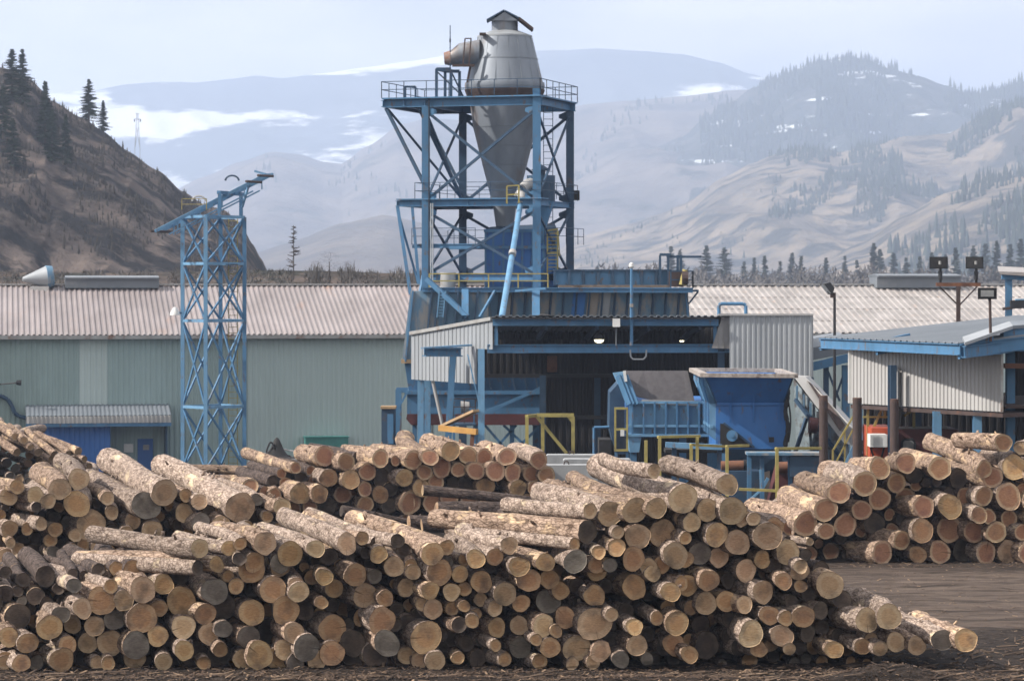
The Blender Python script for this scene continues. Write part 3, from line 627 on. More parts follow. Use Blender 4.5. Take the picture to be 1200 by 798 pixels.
for x in list(range(586, 806, 15))+[804]:
    obj('hopper_rib', MB().beam(P(x, 340, d0-.05), P(x-6 if x < 800 else x+6, 425, d0+.8), .07, .2), M['blue_dark'] if x < 800 else M['blue'], lh_)
for (x0, x1, mm) in ((672, 687, 'blue_deep'), (689.5, 702, 'wood'), (704, 716, 'grey_metal')):
    obj('patch_plate', MB().prism([P(x0, 343, d0-.02), P(x1, 343, d0-.02), P(x1-4, 378, d0+.35), P(x0-4, 378, d0+.35)], Vector((0,-.04,0))), mat('pale_patch_'+mm, (.30,.26,.22), (.2,.19,.18), 2, .7) if mm == 'wood' else M[mm], lh_)
dkb = MB(); dkb.ibeam(P(495, 339.5, d0-.5), P(812, 340.5, d0-.5), .2, .2); dkb.ibeam(P(495, 339.5, d0+6), P(812, 340.5, d0+6), .2, .2)
dkb.box(PX(505,d0), PX(812,d0), d0-.5, d0+6.1, PZ(337.9,d0), PZ(337.2,d0)); obj('deck', dkb, M['blue'], lh_)
obj('spilled_chips', MB().box(PX(655,d0), PX(785,d0), d0-.35, d0+.6, PZ(337.1,d0), PZ(334.2,d0)), mat('sawdust', (.20,.15,.11), (.09,.07,.06), 4, .9), lh_)
pp = MB().box(PX(650,d0+.8), PX(786,d0+.8), d0+.7, d0+3.4, PZ(334,d0+.8), PZ(317.5,d0+.8)); obj('conveyor_cover', pp, M['blue'], lh_)
for x in [650+17*i for i in range(9)]: obj('cover_rib', MB().beam(P(x, 334, d0+.62), P(x, 316.5, d0+.62), .12, .1), M['blue_dark'], lh_)
obj('cover_cap', MB().box(PX(648,d0), PX(788,d0), d0+.55, d0+3.5, PZ(317.5,d0), PZ(315.8,d0)), M['blue_dark'], lh_)
yr = MB(); rail(yr, [P(503, 337.5, d0-.3), P(642, 337.5, d0-.3)], .62, 2, 1.3, .03); obj('yellow_rail', yr, M['yellow'], lh_)
rr = MB(); rail(rr, [P(786, 338, d0-.4), P(812, 338, d0-.4), P(812, 338, d0+3)], .75, 2, 1, .03); rr.box(PX(806,d0),PX(818,d0), d0-.5, d0+2, PZ(342,d0),PZ(339.5,d0)); rr.beam(P(818,342,d0-.3), P(807,356,d0-.2), .07)
obj('end_rail', rr, M['blue_dark'], lh_)
gf = MB(); 
for x in (773.5, 783, 794, 798): gf.beam(P(x, 334, d0+.2), P(x, 299, d0+.2), .10)
gf.beam(P(773, 298.5, d0+.2), P(786, 298.5, d0+.2), .12); gf.beam(P(781, 301, d0+.3), P(822, 301, d0+.3), .16, .1)
obj('pipe_gantry', gf, M['blue_dark'], lh_)
obj('drive_motor', MB().box(PX(784,d0), PX(800,d0), d0-.3, d0+.9, PZ(336,d0), PZ(318,d0)).tube(P(799, 326, d0-.4), P(806, 326, d0-.4), .32, .3, 14), M['rust_dark'], lh_)
obj('motor_guard', MB().tube(P(800, 334, d0-.35), P(803, 316, d0-.35), .18, .12, 12), M['yellow'], lh_, True)
for x in (560, 640, 720, 806):
    for dd in (d0+.3, d0+5): obj('hopper_leg', MB().ibeam(P(x, 400, dd), Vector((PX(x, dd), dd, G)), .22, .22), M['blue'], lh_)
cn = thing('drum', 'small pale drum on the tower walkway behind the yellow railing', 'drum', P(525, 338, 129)); obj('drum_body', MB().lathe(P(525,337,129.3), [(.33,0),(.35,.3),(.33,.62)], 18), M['trim'], cn, True); obj('drum_lid', MB().lathe(P(525,337,129.3)+up*.62, [(.35,0),(.35,.05)], 18), M['grey_bright'], cn)
# big left chip bin
lb = thing('chip_bin', 'large blue flared chip bin with dull red base at the left foot of the tower', 'bin', P(478, 498, 128))
d1 = 127.2
obj('bin_upper', MB().prism([P(481,341,d1), P(572,341,d1), P(572,424,d1-.2), P(471,424,d1-.2)], Vector((.9,5,0))), M['blue_faded'], lb)
for x in (484, 506, 514, 525, 537, 548, 560):
    obj('bin_rib', MB().beam(P(x, 341, d1-.1), P(x-9, 424, d1-.3), .07, .22), M['blue'] if x < 500 else M['blue_dark'], lb)
obj('bin_ledge', MB().box(PX(470.5,d1), PX(482,d1), d1-.35, d1+4, PZ(425.5,d1), PZ(421,d1)), M['wood'], lb)
obj('bin_lower', MB().prism([P(474,425,d1), P(632,425,d1), P(636,458,d1+.2), P(479,458,d1+.2)], Vector((.6,3.8,0))), M['blue'], lb)
for x in (560, 569, 583, 597, 611, 624): obj('bin_rib', MB().beam(P(x, 427, d1-.06), P(x+8, 462, d1), .08, .2), M['blue_dark'], lb)
obj('bin_flange', MB().box(PX(474,d1), PX(640,d1), d1-.15, d1+3.6, PZ(462,d1), PZ(457.6,d1)), M['blue'], lb)
obj('bin_base', MB().box(PX(477,d1), PX(637,d1), d1, d1+3.4, PZ(485,d1), PZ(462.2,d1)), M['blue'], lb)
obj('red_chassis', MB().prism([P(477,485.3,d1-.1), P(637,485.3,d1-.1), P(636,498,d1-.1), P(482,498,d1-.1), P(476,491,d1-.1)], Vector((0,3.5,0))), M['redband'], lb)
for x in (486, 560, 600, 636):
    for dd in (d1+.2, d1+3): obj('support_leg', MB().beam(P(x, 498, dd), Vector((PX(x, dd), dd, G)), .2), M['blue'], lb)
for (a_, b_) in ((568, 605), (605, 568), (590, 634), (634, 590)): obj('leg_brace', MB().beam(P(a_, 498, d1+.1), P(b_, 540, d1+.1), .11), M['blue'], lb)
obj('stay', MB().beam(P(567, 484, d1-.4), P(634, 455, d1-.5), .14), M['blue'], lb)
ob = thing('post_stand', 'blue steel post frame beside the flared chip bin and green wall', 'frame', P(466, 530, 128))
obj('post', MB().beam(P(467, 456, 126.8), Vector((PX(467,126.8),126.8,gz(126.8))), .26), M['blue'], ob); obj('top_arm', MB().beam(P(464.5, 457, 126.8), P(478, 457, 126.8), .22), M['blue'], ob); obj('knee_brace', MB().beam(P(467.5, 477, 126.7), P(478, 458, 126.7), .09), M['blue'], ob)
ob = thing('control_cabinet', 'dark blue upright cabinet with pale top left of the blue tower', 'cabinet', Vector((PX(447,125),125,gz(125))))
obj('cabinet_body', MB().box(PX(447,125), PX(463,125), 125, 125.7, gz(125), PZ(479,125)), M['blue_dark'], ob); obj('cabinet_top', MB().box(PX(446,125), PX(464,125), 124.9, 125.8, PZ(478.9,125), PZ(476,125)), M['wood'], ob)
obj('cabinet_door', MB().box(PX(454,125), PX(461,125), 124.94, 124.995, PZ(520,125), PZ(485,125)), M['blue'], ob)
# ---------------------------------------------------------------- open loading shed
def V3(x, y, d): return P(x, y, d)
sh = thing('open_shed', 'open-sided loading shed with blue roof beams, ribbed grey panels and dark inside', 'shed', Vector((PX(577,115), 115, gz(115))))
NC = P(577, 375, 115); FC_ = P(482, 392, 122)
dv_ = FC_-NC
zb_ = PZ(444.5, 122)
# gable cladding facing left
hd = Vector((dv_.x, dv_.y, 0)); nrm = Vector((-hd.y, hd.x, 0)).normalized()
if nrm.x > 0: nrm = -nrm
def sheet_poly(name, pts, m, off, parent=None, ribs=.36):
    # a flat panel with upright ribs, outline pts on a vertical plane
    mb = MB(); mb.prism(pts, off*-.03)
    a = Vector((pts[0].x, pts[0].y, 0)); k = max(pts, key=lambda p: (Vector((p.x, p.y, 0))-a).length); e = (Vector((k.x, k.y, 0))-a); Lh = e.length; e.normalize()
    n = int(Lh/ribs); P2 = [((Vector((p.x, p.y, 0))-a).dot(e), p.z) for p in pts]
    for i in range(1, n):
        s_ = Lh*i/n; zs = []
        for (s0, q0), (s1, q1) in zip(P2, P2[1:]+P2[:1]):
            if (s0-s_)*(s1-s_) < 0: zs.append(q0+(q1-q0)*(s_-s0)/(s1-s0))
        zs.sort()
        for za, zb in zip(zs[::2], zs[1::2]): mb.beam(a+e*s_+up*za+off*.004, a+e*s_+up*zb+off*.004, .05, .02, e)
    return obj(name, mb, m, parent)
tpt = lambda f: NC+dv_*f
f1 = .19
gp = [NC, NC+up*(PZ(409.5,115)-NC.z), tpt(f1)+up*(PZ(409.5,115)-NC.z - (tpt(f1).z-NC.z)), Vector((tpt(f1).x, tpt(f1).y, zb_)), Vector((FC_.x, FC_.y, zb_)), FC_]
sheet_poly('gable_cladding', gp, M['grey_metal'], nrm, sh)
obj('gable_trim', MB().beam(NC+up*.05+nrm*.04, FC_+up*.05+nrm*.04, .12, .14), M['trim'], sh)
# protruding blue beam and its column
pb = P(552, 405.5, 116.0); pe = P(497, 412.5, 115.6)
obj('outrigger_beam', MB().ibeam(pe+Vector((0,0,0)), P(540, 412.5, 116.2), .42, .36), M['blue'], sh)
obj('outrigger_cap', MB().beam(P(495, 408, 115.3), P(551, 404.5, 116.6), .26, .07), M['blue_light'], sh)
cpos = P(531, 415, 116.9); obj('shed_column', MB().ibeam(cpos, Vector((PX(520,116.9), 116.9, gz(116.9))), .26, .30), M['blue'], sh)
for x, d in ((564, 114.9), (493, 121.6), (501, 122.6), (636, 121), (700, 121.5), (845, 115.4)):
    t = PZ(409, d) if x in (564, 845) else PZ(440, d)
    obj('shed_column', MB().ibeam(Vector((PX(x,d), d, t)), Vector((PX(x,d), d, gz(d))), .26, .30), M['blue_light'] if x < 600 else M['blue_dark'], sh)  # left columns use a paler blue that paints in their sunlit faces
obj('flare_brace', MB().beam(P(548, 415, 115.2), P(566, 493, 115.2), .05), M['blue_light'], sh)
# roof: front eave, sloping away to the back
re0 = P(577, 372.5, 114.6); re1 = P(845, 372.5, 114.6)
bk = Vector((-.3, 9.0, -.75))
obj('roof_sheet', MB().corr(re0+up*.06, re1-re0, bk, Vector((0,.08,1)), .26, .05, .03), M['roof_grey'], sh)
obj('eave_beam', MB().ibeam(P(577.5, 378, 114.9), P(842, 378, 114.9), .22, .26), M['blue'], sh)
obj('eave_flashing', MB().beam(P(576, 373, 114.5), P(838, 373, 114.5), .1, .05), M['black'], sh)
obj('rear_eave_beam', MB().ibeam(re0+bk-up*.25, re1+bk-up*.25, .2, .26), M['blue_dark'], sh)
obj('lower_beam', MB().ibeam(P(571, 408.7, 115.3), P(858, 408.2, 115.3), .26, .34), M['blue'], sh)
for x in (581.5, 838): obj('hanger', MB().beam(P(x, 381, 115.1), P(x, 405, 115.1), .14), M['blue'], sh)
for x in (640, 700, 760, 820):
    a = P(x, 383, 115.2); obj('rafter', MB().beam(a, a+bk*.97, .12, .24), M['blue_dark'], sh)
# inside back sheets
def csheet(name, x0, x1, y0, y1, d, m, parent, pitch=.26, dp=.05):
    a = P(x0, y1, d); return obj(name, MB().corr(a, Vector((PX(x1,d)-a.x, 0, 0)), up*(PZ(y0,d)-a.z), Vector((0,-1,0)), pitch, dp, .02), M[m], parent)
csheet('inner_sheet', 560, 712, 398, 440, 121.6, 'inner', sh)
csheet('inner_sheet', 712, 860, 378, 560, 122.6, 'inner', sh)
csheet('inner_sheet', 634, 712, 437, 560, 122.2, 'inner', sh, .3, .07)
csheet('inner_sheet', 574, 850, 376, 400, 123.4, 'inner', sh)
for y in (440.5, 489): obj('girt', MB().beam(P(565 if y < 450 else 655, y, 121.3), P(850, y, 121.3), .12, .16), M['black'], sh)
obj('rust_sheet', MB().prism([P(641,417,121.4), P(653,417,121.4), P(653,436,121.4), P(641,436,121.4)], Vector((0,-.03,0))), M['rust'], sh)
# right panel
a = P(855, 442, 114.7); b = P(952, 442, 114.7)
obj('front_panel', MB().corr(a, b-a, up*(PZ(369.5,114.7)-a.z), Vector((0,-1,0)), .20, .022, .01), M['grey_metal'], sh)
sheet_poly('torn_panel', [P(834, 408, 114.9), P(846, 372, 114.9), P(862, 371, 114.9), P(862, 409, 114.9)], mat('scuffed_sheet', (.30,.30,.30), (.15,.14,.135), 2.2, .6, c3=RUST, t3=.6, stretch=(1,1,.25)), Vector((0,-1,0)), sh, .2)
obj('panel_cap', MB().beam(P(842, 368.8, 114.7), P(953, 368.8, 114.7), .2, .08), M['grey_bright'], sh)
obj('side_panel', MB().corr(P(952, 442, 114.8), Vector((.4, 7, 0)), up*(PZ(369.5,114.7)-a.z), Vector((1,-.05,0)), .25, .04, .02), M['grey_metal'], sh)
obj('panel_roof', MB().corr(P(845, 369, 114.8), Vector((PX(952,114.8)-PX(845,114.8), 0, 0)), Vector((-.3,7,-.6)), Vector((0,.08,1)), .25, .04, .02), M['roof_grey'], sh)
obj('panel_leg', MB().ibeam(P(950, 442, 115), Vector((PX(950,115),115,gz(115))), .22, .22), M['blue_dark'], sh)
obj('panel_leg', MB().ibeam(P(950, 442, 121), Vector((PX(950,121),121,gz(121))), .22, .22), M['blue_dark'], sh)
for (x, y, r_, lab) in ((702, 398, .21, 'lit round work lamp hanging under the left part of the shed roof'), (799, 399, .10, 'small lit lamp deep under the right part of the shed roof')):
    l = thing('work_lamp', lab, 'lamp', P(x, 383, 115.8), 'work lamps under the open shed roof')
    c = P(x, y, 115.8); obj('lamp_housing', MB().lathe(c, [(r_, 0), (r_*1.15, .02), (r_, r_*.9), (r_*.35, r_*1.4)], 20), M['black'], l, True)
    obj('lamp_glass', MB().lathe(c, [(r_*.3, -r_*.6), (r_*.75, -r_*.4), (r_*.9, -.005)], 20), M['lamp_on'], l, True)
    obj('lamp_cord', MB().tube(c+up*r_*1.3, P(x, 382, 115.8), .02), M['black'], l)
t_ = thing('junction_box', 'small white box fixed on the front roof beam of the open shed', 'box', P(722, 383, 114.5))
obj('box_body', MB().box(PX(718,114.5), PX(726.5,114.5), 114.3, 114.75, PZ(383,114.5), PZ(373.5,114.5)), M['white'], t_); obj('conduit', MB().tube(P(722, 383, 114.6), P(722, 405, 114.9), .025), M['grey_metal'], t_)
ms = thing('lamp_mast', 'slim blue mast with a small white lamp in front of the hopper walkway', 'lamp mast', P(740, 405, 114.6))
obj('mast', MB().tube(P(740, 405, 114.6), P(740, 313, 114.6), .07, .05), M['blue'], ms, True); obj('lamp_bulb', MB().lathe(P(740, 312, 114.6), [(.03,-.12),(.11,-.02),(.09,.1),(.02,.15)], 12), M['white'], ms, True)
obj('mast_clamp', MB().box(PX(738,114.6), PX(742,114.6), 114.45, 114.75, PZ(360,114.6), PZ(356,114.6)), M['trim'], ms)
hk = thing('cable_cradle', 'small hanging steel U-frame below the lower beam of the open shed', 'cradle', P(748, 410, 114.9))
obj('cradle_frame', MB().path([P(738.5, 410, 114.9), P(739, 418, 114.9), P(742, 421, 114.9), P(754, 421, 114.9), P(757, 418, 114.9), P(757.5, 410, 114.9)], .035), M['grey_metal'], hk)
tp = thing('black_tarp', 'crumpled black tarp lying on the front edge of the open shed roof', 'tarp', P(636, 371, 115))
tm = MB(); gx, gy = 16, 6
for j in range(gy):
    for i in range(gx):
        x = PX(627,115)+i/(gx-1)*.75; y = 114.5+j*.25; w = math.sin(math.pi*i/(gx-1))*math.sin(math.pi*(j+.5)/gy)
        tm.v.append(Vector((x, y, PZ(372,115)+.06-(y-114.6)*.083+w*(.12+.16*noise.noise(Vector((x*4, y*4, 1)))))))
tm.f = [(j*gx+i, j*gx+i+1, (j+1)*gx+i+1, (j+1)*gx+i) for j in range(gy-1) for i in range(gx-1)]
obj('tarp_sheet', tm, M['dark'], tp, True)
pf_ = thing('roof_frame', 'blue pipe hoop standing on the ribbed panel roof of the open shed', 'frame', P(858, 369, 116))
obj('hoop', MB().path([P(842.5, 369, 116), P(842.5, 358, 116), P(845, 356, 116), P(871, 356, 116), P(874, 358, 116), P(874, 369, 116)], .07, 8), M['blue'], pf_, True)
# orange rails and guard at the shed's left foot
og = thing('tilting_guard', 'weathered orange and pale timber guard rails between the blue shed posts', 'guard', P(540, 510, 114))
obj('orange_beam', MB().beam(P(515, 501.5, 115.3), P(559, 506, 114.5), .2, .22), M['orange'], og)
obj('pale_board', MB().beam(P(517, 500, 116.5), P(558, 481, 114.6), .3, .1), M['wood'], og)
obj('bracket_post', MB().beam(P(554, 508, 114.7), P(552, 530, 114.7), .16), M['rust'], og)
for nm, lab, pts_, r_ in (('slant_pipe', 'thin pale slanting pipe below the left shed gable', [P(507, 446, 120.5), P(519, 500, 120.5)], .07),):
    g_ = thing(nm, lab, 'pipe', pts_[0]); obj('pipe', MB().path(pts_, r_, 8), M['grey_bright'], g_, True); obj('pipe_end', MB().tube(pts_[1], pts_[1]-up*.1+Vector((.02,0,0)), r_*1.4), M['rust'], g_)
# equipment clutter under the gable: small access platform
ap = thing('access_platform', 'small blue access platform with cage rails under the ribbed gable', 'platform', Vector((PX(545,119),119,gz(119))))
for x in (532, 556):
    for d in (118.6, 119.8): obj('post', MB().beam(Vector((PX(x,d),d,gz(d))), P(x, 466, d), .1), M['blue'], ap)
obj('floor_plate', MB().box(PX(530,119), PX(558,119), 118.4, 120, PZ(498,119), PZ(496,119)), M['blue_dark'], ap)
r_ = MB(); rail(r_, [P(531, 496, 118.5), P(557, 496, 118.5)], 1.0, 3, .4, .02); obj('cage_rail', r_, M['rust_dark'], ap)
obj('motor', MB().tube(P(540, 477, 119.2), P(550, 477, 119.2), .26, .22, 14), M['grey_bright'], ap, True)
obj('tank', MB().lathe(Vector((PX(544,120.6),120.6,gz(120))), [(.6,0),(.6,1.6),(.5,1.7)], 20), M['blue'], ap, True)
yf = thing('yellow_portal', 'worn yellow steel portal frame with a diagonal in front of the dark sheets', 'frame', Vector((PX(655,112),112,gz(112))))
for x, d in ((617.5, 111), (636, 113.2), (671.5, 112)): obj('post', MB().beam(Vector((PX(x,d),d,gz(d))), P(x, 488, d), .13), M['yellow'], yf)
obj('top_beam', MB().beam(P(617, 488, 111), P(636, 486, 113.2), .12).beam(P(629, 486.5, 112), P(672.5, 486.5, 112), .14), M['yellow'], yf)
obj('diagonal', MB().beam(P(629, 488, 112), P(664, 531, 112), .12), M['yellow'], yf)
obj('gusset', MB().prism([P(664,488,111.95), P(671,488,111.95), P(671,497,111.95)], Vector((0,.1,0))), M['yellow'], yf)

# ---------------------------------------------------------------- bunker conveyor with rubber curtain
bu = thing('infeed_bunker', 'light blue ribbed infeed bunker with a grey rubber curtain on top', 'bunker', Vector((PX(780,107),107,gz(107))))
db = 106.0
obj('bunker_wall', MB().box(PX(733,db), PX(837,db), db, db+5, PZ(512,db), PZ(470,db)), M['blue_deep'], bu)
obj('front_sheet', MB().prism([P(737,472,db-.02), P(836,472,db-.02), P(836,509,db-.02), P(737,509,db-.02)], Vector((0,-.04,0))), M['blue_light'], bu)
for x in range(741, 838, 13): obj('wall_rib', MB().beam(P(x, 471, db-.18), P(x, 509, db-.18), .07, .26), M['blue'], bu)
for y in (471.5, 499, 510): obj('wall_rail', MB().beam(P(733, y, db-.22), P(838, y, db-.22), .28 if y > 505 else .16, .09), M['blue_light'], bu)
obj('end_plate', MB().prism([P(736,508,db-.3), P(752,508,db-.3), P(749,530,db-.3), P(738,530,db-.3)], Vector((0,1.4,0))), M['blue_light'], bu)
cu = MB(); nn_ = 14
top_ = [P(733+i*(806-733)/nn_, 434.5, db+.6) for i in range(nn_+1)]
bot = [P(742+i*(814-742)/nn_, 470+ (2.4 if 0<i<nn_ else 0)-4*(1-i/nn_)**2*2, db-.1) for i in range(nn_+1)]
cu.prism(top_+bot[::-1], Vector((0,.12,0))); obj('rubber_curtain', cu, M['rubber_grey'], bu)
obj('curtain_strip', MB().beam(P(752, 470.5, db-.25), P(818, 473, db-.25), .06, .16), M['trim'], bu)
obj('left_flare', MB().prism([P(718,437,db+1.2), P(732,435,db-.2), P(748,470,db-.2), P(736,478,db+.6)], Vector((0,.12,0))), M['blue_light'], bu)
obj('flare_edge', MB().beam(P(731.5, 434.5, db-.25), P(733.5, 447, db-.25), .1), M['white'], bu)
for x in (724, 728, 733): obj('flare_rib', MB().beam(P(x, 440, db-.1), P(x+13, 474, db-.3), .06, .2), M['blue'], bu)
for x0, x1 in ((717, 733),): obj('left_leg', MB().prism([P(715,460,db+.8), P(733,440,db+.8), P(735,532,db+.8), P(722,532,db+.8), P(714,500,db+.8)], Vector((0,2.5,0))), M['blue_dark'], bu)
for x in (742, 800, 833):
    for d in (db+.3, db+4.5): obj('leg', MB().ibeam(P(x, 510, d), Vector((PX(x,d),d,gz(d))), .25, .25), M['blue'], bu)
mg = thing('mesh_guard', 'dark mesh guard panels in a yellow frame beside the blue bunker', 'guard', P(728, 528, 105.2))
fr_ = MB()
for x in (721, 735): fr_.beam(P(x, 478, 105.2), P(x, 528, 105.2), .07)
for y in (478.5, 503, 527.5): fr_.beam(P(720, y, 105.2), P(736, y, 105.2), .08)
obj('guard_frame', fr_, M['yellow'], mg)
gm_ = MB()
for i in range(1, 12): x = 721+14*i/12; gm_.beam(P(x, 478.5, 105.24), P(x, 527.5, 105.24), .018)
for i in range(1, 40): y = 478.5+49*i/40; gm_.beam(P(721, y, 105.25), P(735, y, 105.25), .016)
obj('wire_mesh', gm_, M['black'], mg)
obj('guard_sign', MB().prism([P(727,503.5,105.15), P(731.5,503.5,105.15), P(731.5,511,105.15), P(727,511,105.15)], Vector((0,-.02,0))), M['white'], mg)
obj('guard_post', MB().beam(P(722, 528, 105.3), Vector((PX(722,105.3),105.3,gz(105.3))), .1).beam(P(735, 528, 105.3), Vector((PX(735,105.3),105.3,gz(105.3))), .1).beam(P(722,528,105.3),P(735,528,105.3),.08), M['blue'], mg)
bf = thing('blue_rail_frame', 'thin blue pipe rail at the left of the mesh guard', 'rail', Vector((PX(700,107),107,gz(107))))
obj('rail_pipe', MB().path([Vector((PX(696,107),107,gz(107))), P(696, 501, 107), P(717, 500, 107)], .05, 8), M['blue'], bf, True); obj('rail_plate', MB().box(PX(702,107.4), PX(716,107.4), 107.3, 109, gz(107), PZ(515,107.4)), M['dark'], bf)

# ---------------------------------------------------------------- the big flared hopper
hp = thing('feed_hopper', 'large deep blue flared steel hopper with ribbed left side in front of the shed', 'hopper', Vector((PX(880,103),103,gz(103))))
dh = 102.0
def W_(x, y, dd): return P(x, y, dh+dd)
# outer shell: flare (top) and body
TL, TR = 825, 931
ft = [W_(TL, 439.5, -.9), W_(TR, 440.5, -.9), W_(919, 473, 0), W_(839, 473, 0)]
obj('flare_front', MB().prism(ft, Vector((0,.06,0))), M['blue_deep'], hp)
dback = 4.6
tb = [Vector((ft[0].x, dh+dback+.9, ft[0].z)), Vector((ft[1].x, dh+dback+.9, ft[1].z))]
lb0, lb1 = Vector((ft[3].x, dh, ft[3].z)), Vector((ft[3].x, dh+dback, ft[3].z))
rb0, rb1 = Vector((ft[2].x, dh, ft[2].z)), Vector((ft[2].x, dh+dback, ft[2].z))
LTL = W_(816, 436.5, .1); 
obj('flare_side', MB().prism([ft[0], lb0, lb1, tb[0]], Vector((.06,0,0))), M['blue_light'], hp)  # left face: sunlight painted in with a paler blue than the front
obj('flare_side', MB().prism([ft[1], rb0, rb1, tb[1]], Vector((-.06,0,0))), M['blue_dark'], hp)  # right face: shade painted in with a darker blue
obj('flare_back', MB().prism([tb[0], tb[1], rb1, lb1], Vector((0,-.06,0))), M['blue_deep'], hp)
x0, x1 = lb0.x, rb0.x+.12; zt_, zb2 = ft[2].z, PZ(526, dh)
obj('body_shell', MB().box(x0-.0, x1, dh+.01, dh+dback, zb2, zt_-.01), M['blue_deep'], hp)
rim = MB()
c4 = [ft[0], ft[1], tb[1], tb[0]]
for a_, b_ in zip(c4, c4[1:]+c4[:1]): rim.beam(a_, b_, .26, .14)
obj('worn_rim', rim, mat('scraped_steel_rim', (.46,.42,.38), (.22,.18,.16), 5, .6, c3=(.10,.07,.06), t3=.6), hp)
for k in range(7):          # slanting side gussets of the ribbed left side
    yy = dh+.05+k*dback/6.3; tt = Vector((ft[0].x+.02, dh-.9+(dback+1.8)*k/6.3, ft[0].z-.1))
    obj('side_rib', MB().prism([tt, tt-up*.25-Vector((.0,0,0)), Vector((x0-.22, yy, zt_)), Vector((x0-.22, yy, zt_-1.1)), Vector((x0, yy, zt_-1.3)), Vector((x0, yy, zt_))], Vector((0,.07,0))), M['blue_light'] if k % 2 == 0 else M['blue'], hp)  # sunlit look of the left ribs comes from paler blues
for x in (855, 882, 912): obj('front_gusset', MB().prism([W_(x, 462, -.32), W_(x, 472, -.12), W_(x, 495, -.02), W_(x, 470, .04)], Vector((.07,0,0))), M['blue_deep'], hp)
obj('front_rib', MB().beam(W_(839, 473.3, -.03), W_(921, 473.3, -.03), .07, .09), M['blue_deep'], hp)
obj('side_rail', MB().beam(Vector((x0-.15, dh-.05, PZ(500,dh))), Vector((x0-.15, dh+dback, PZ(500,dh))), .1, .1), M['blue_light'], hp)
obj('access_hole', MB().box(PX(901,dh), PX(907,dh), dh-.03, dh+.0, PZ(518,dh), PZ(512,dh)), M['black'], hp)  # flat black plate stands in for the dark of an opening
obj('drive_recess', MB().prism([W_(844,496,-.04), W_(850,497,-.04), W_(882,524,-.04), W_(844,524,-.04)], Vector((0,.03,0))), M['dark'], hp)  # flat dark plate on the shell paints the shade of a recess
obj('drive_wheel', MB().tube(W_(858, 510.5, -.16), W_(858, 510.5, -.02), .2, .2, 20).tube(W_(858, 510.5, -.2), W_(858, 510.5, -.05), .07, .07, 12), M['blue'], hp, True)
obj('recess_edge', MB().beam(W_(848, 495.5, -.08), W_(884, 524, -.08), .07), M['blue_dark'], hp)
und = MB().prism([W_(845,526,0), W_(925,526,0), W_(915,548,.2), W_(870,560,.2), W_(852,545,.2)], Vector((0,3.8,0))); obj('discharge_chute', und, M['blue_dark'], hp)
for x, d in ((846, dh+.2), (922, dh+.2), (848, dh+4.2), (920, dh+4.2)): obj('leg', MB().ibeam(Vector((PX(x,dh),d,zb2)), Vector((PX(x,dh),d,gz(d))), .3, .3), M['blue'] if x < 900 else M['blue_dark'], hp)
obj('leg_brace', MB().beam(W_(847, 545, .1), W_(880, 596, .1), .16), M['blue_dark'], hp); obj('leg_brace', MB().beam(W_(900, 560, .1), W_(884, 590, .1), .1), M['blue_light'], hp)
ch = MB()
for i in range(16):
    x = 922+1.6*math.sin(i*.8); y = 452+i*5; ch.tube(W_(x, y, -.1), W_(922+1.6*math.sin((i+1)*.8), y+5.5, -.1), .07+.02*math.sin(i*2.1), .08, 8)
obj('hose_bundle', ch, M['dark'], hp, True)
obj('cable_loop', MB().path([W_(924+2.5*math.sin(math.pi*k/8), 470+k*6, -.1) for k in range(9)], .03, 8), M['black'], hp, True)
# machinery under the hopper
mc = thing('gear_drive', 'rusty orange drive motor and shaft below the flared hopper', 'motor', Vector((PX(868,99),99,gz(99))))
obj('shaft_cover', MB().tube(P(845, 546, 99), P(872, 545, 99), .17, None, 16), M['rust'], mc, True); obj('coupling', MB().tube(P(871, 545, 99), P(880, 545, 99), .2, .16, 16), M['black'], mc, True)
obj('motor_base', MB().box(PX(842,99), PX(890,99), 98.6, 99.6, gz(99), PZ(551,99)), M['blue_dark'], mc)
mr = thing('rust_bin', 'rust-red slanting chute beneath the right end of the flared hopper', 'chute', Vector((PX(922,99.5),99.5,gz(99))))
obj('chute_body', MB().prism([P(912,546,99.5), P(934,544,99.5), P(938,556,99.5), P(930,590,99.5), P(900,594,99.5)], Vector((0,1.2,0))), M['redband'], mr); obj('chute_top', MB().tube(P(912,548,99.4), P(936,547,99.4), .2, .2, 12), M['rust'], mr, True)
ml_ = thing('infeed_table', 'blue steel infeed table with pale top rails behind the yellow handrail', 'table', Vector((PX(900,97.5),97.5,gz(97))))
obj('table_top', MB().box(PX(875,97.5), PX(962,97.5), 97.2, 98.2, PZ(533,97.5), PZ(530,97.5)), M['blue_faded'], ml_)
obj('table_box', MB().box(PX(925,97.5), PX(962,97.5), 97.3, 98.1, PZ(558,97.5), PZ(534.2,97.5)), M['blue_dark'], ml_)
for x in (878, 893, 926, 958): obj('table_leg', MB().beam(P(x, 534, 97.7), Vector((PX(x,97.7),97.7,gz(97.7))), .14), M['blue'], ml_)
obj('stay', MB().beam(P(892, 574, 97), P(876, 588, 97), .07).beam(P(891, 550, 97), P(892, 574, 97), .07), M['blue_light'], ml_)
cm = thing('cross_conveyor', 'blue low conveyor frame with pale top between the bunker and the yellow rails', 'conveyor', Vector((PX(800,100),100,gz(100))))
obj('frame_beam', MB().beam(P(780, 521, 100), P(846, 524, 100), .25, .18), M['blue_light'], cm); obj('belt', MB().box(PX(780,100), PX(848,100), 100.2, 101.2, PZ(531,100), PZ(527,100)), M['dark'], cm)
for x in (790, 815, 843): obj('frame_leg', MB().beam(P(x, 524, 100.1), Vector((PX(x,100.1),100.1,gz(100))), .16), M['blue_dark'], cm)
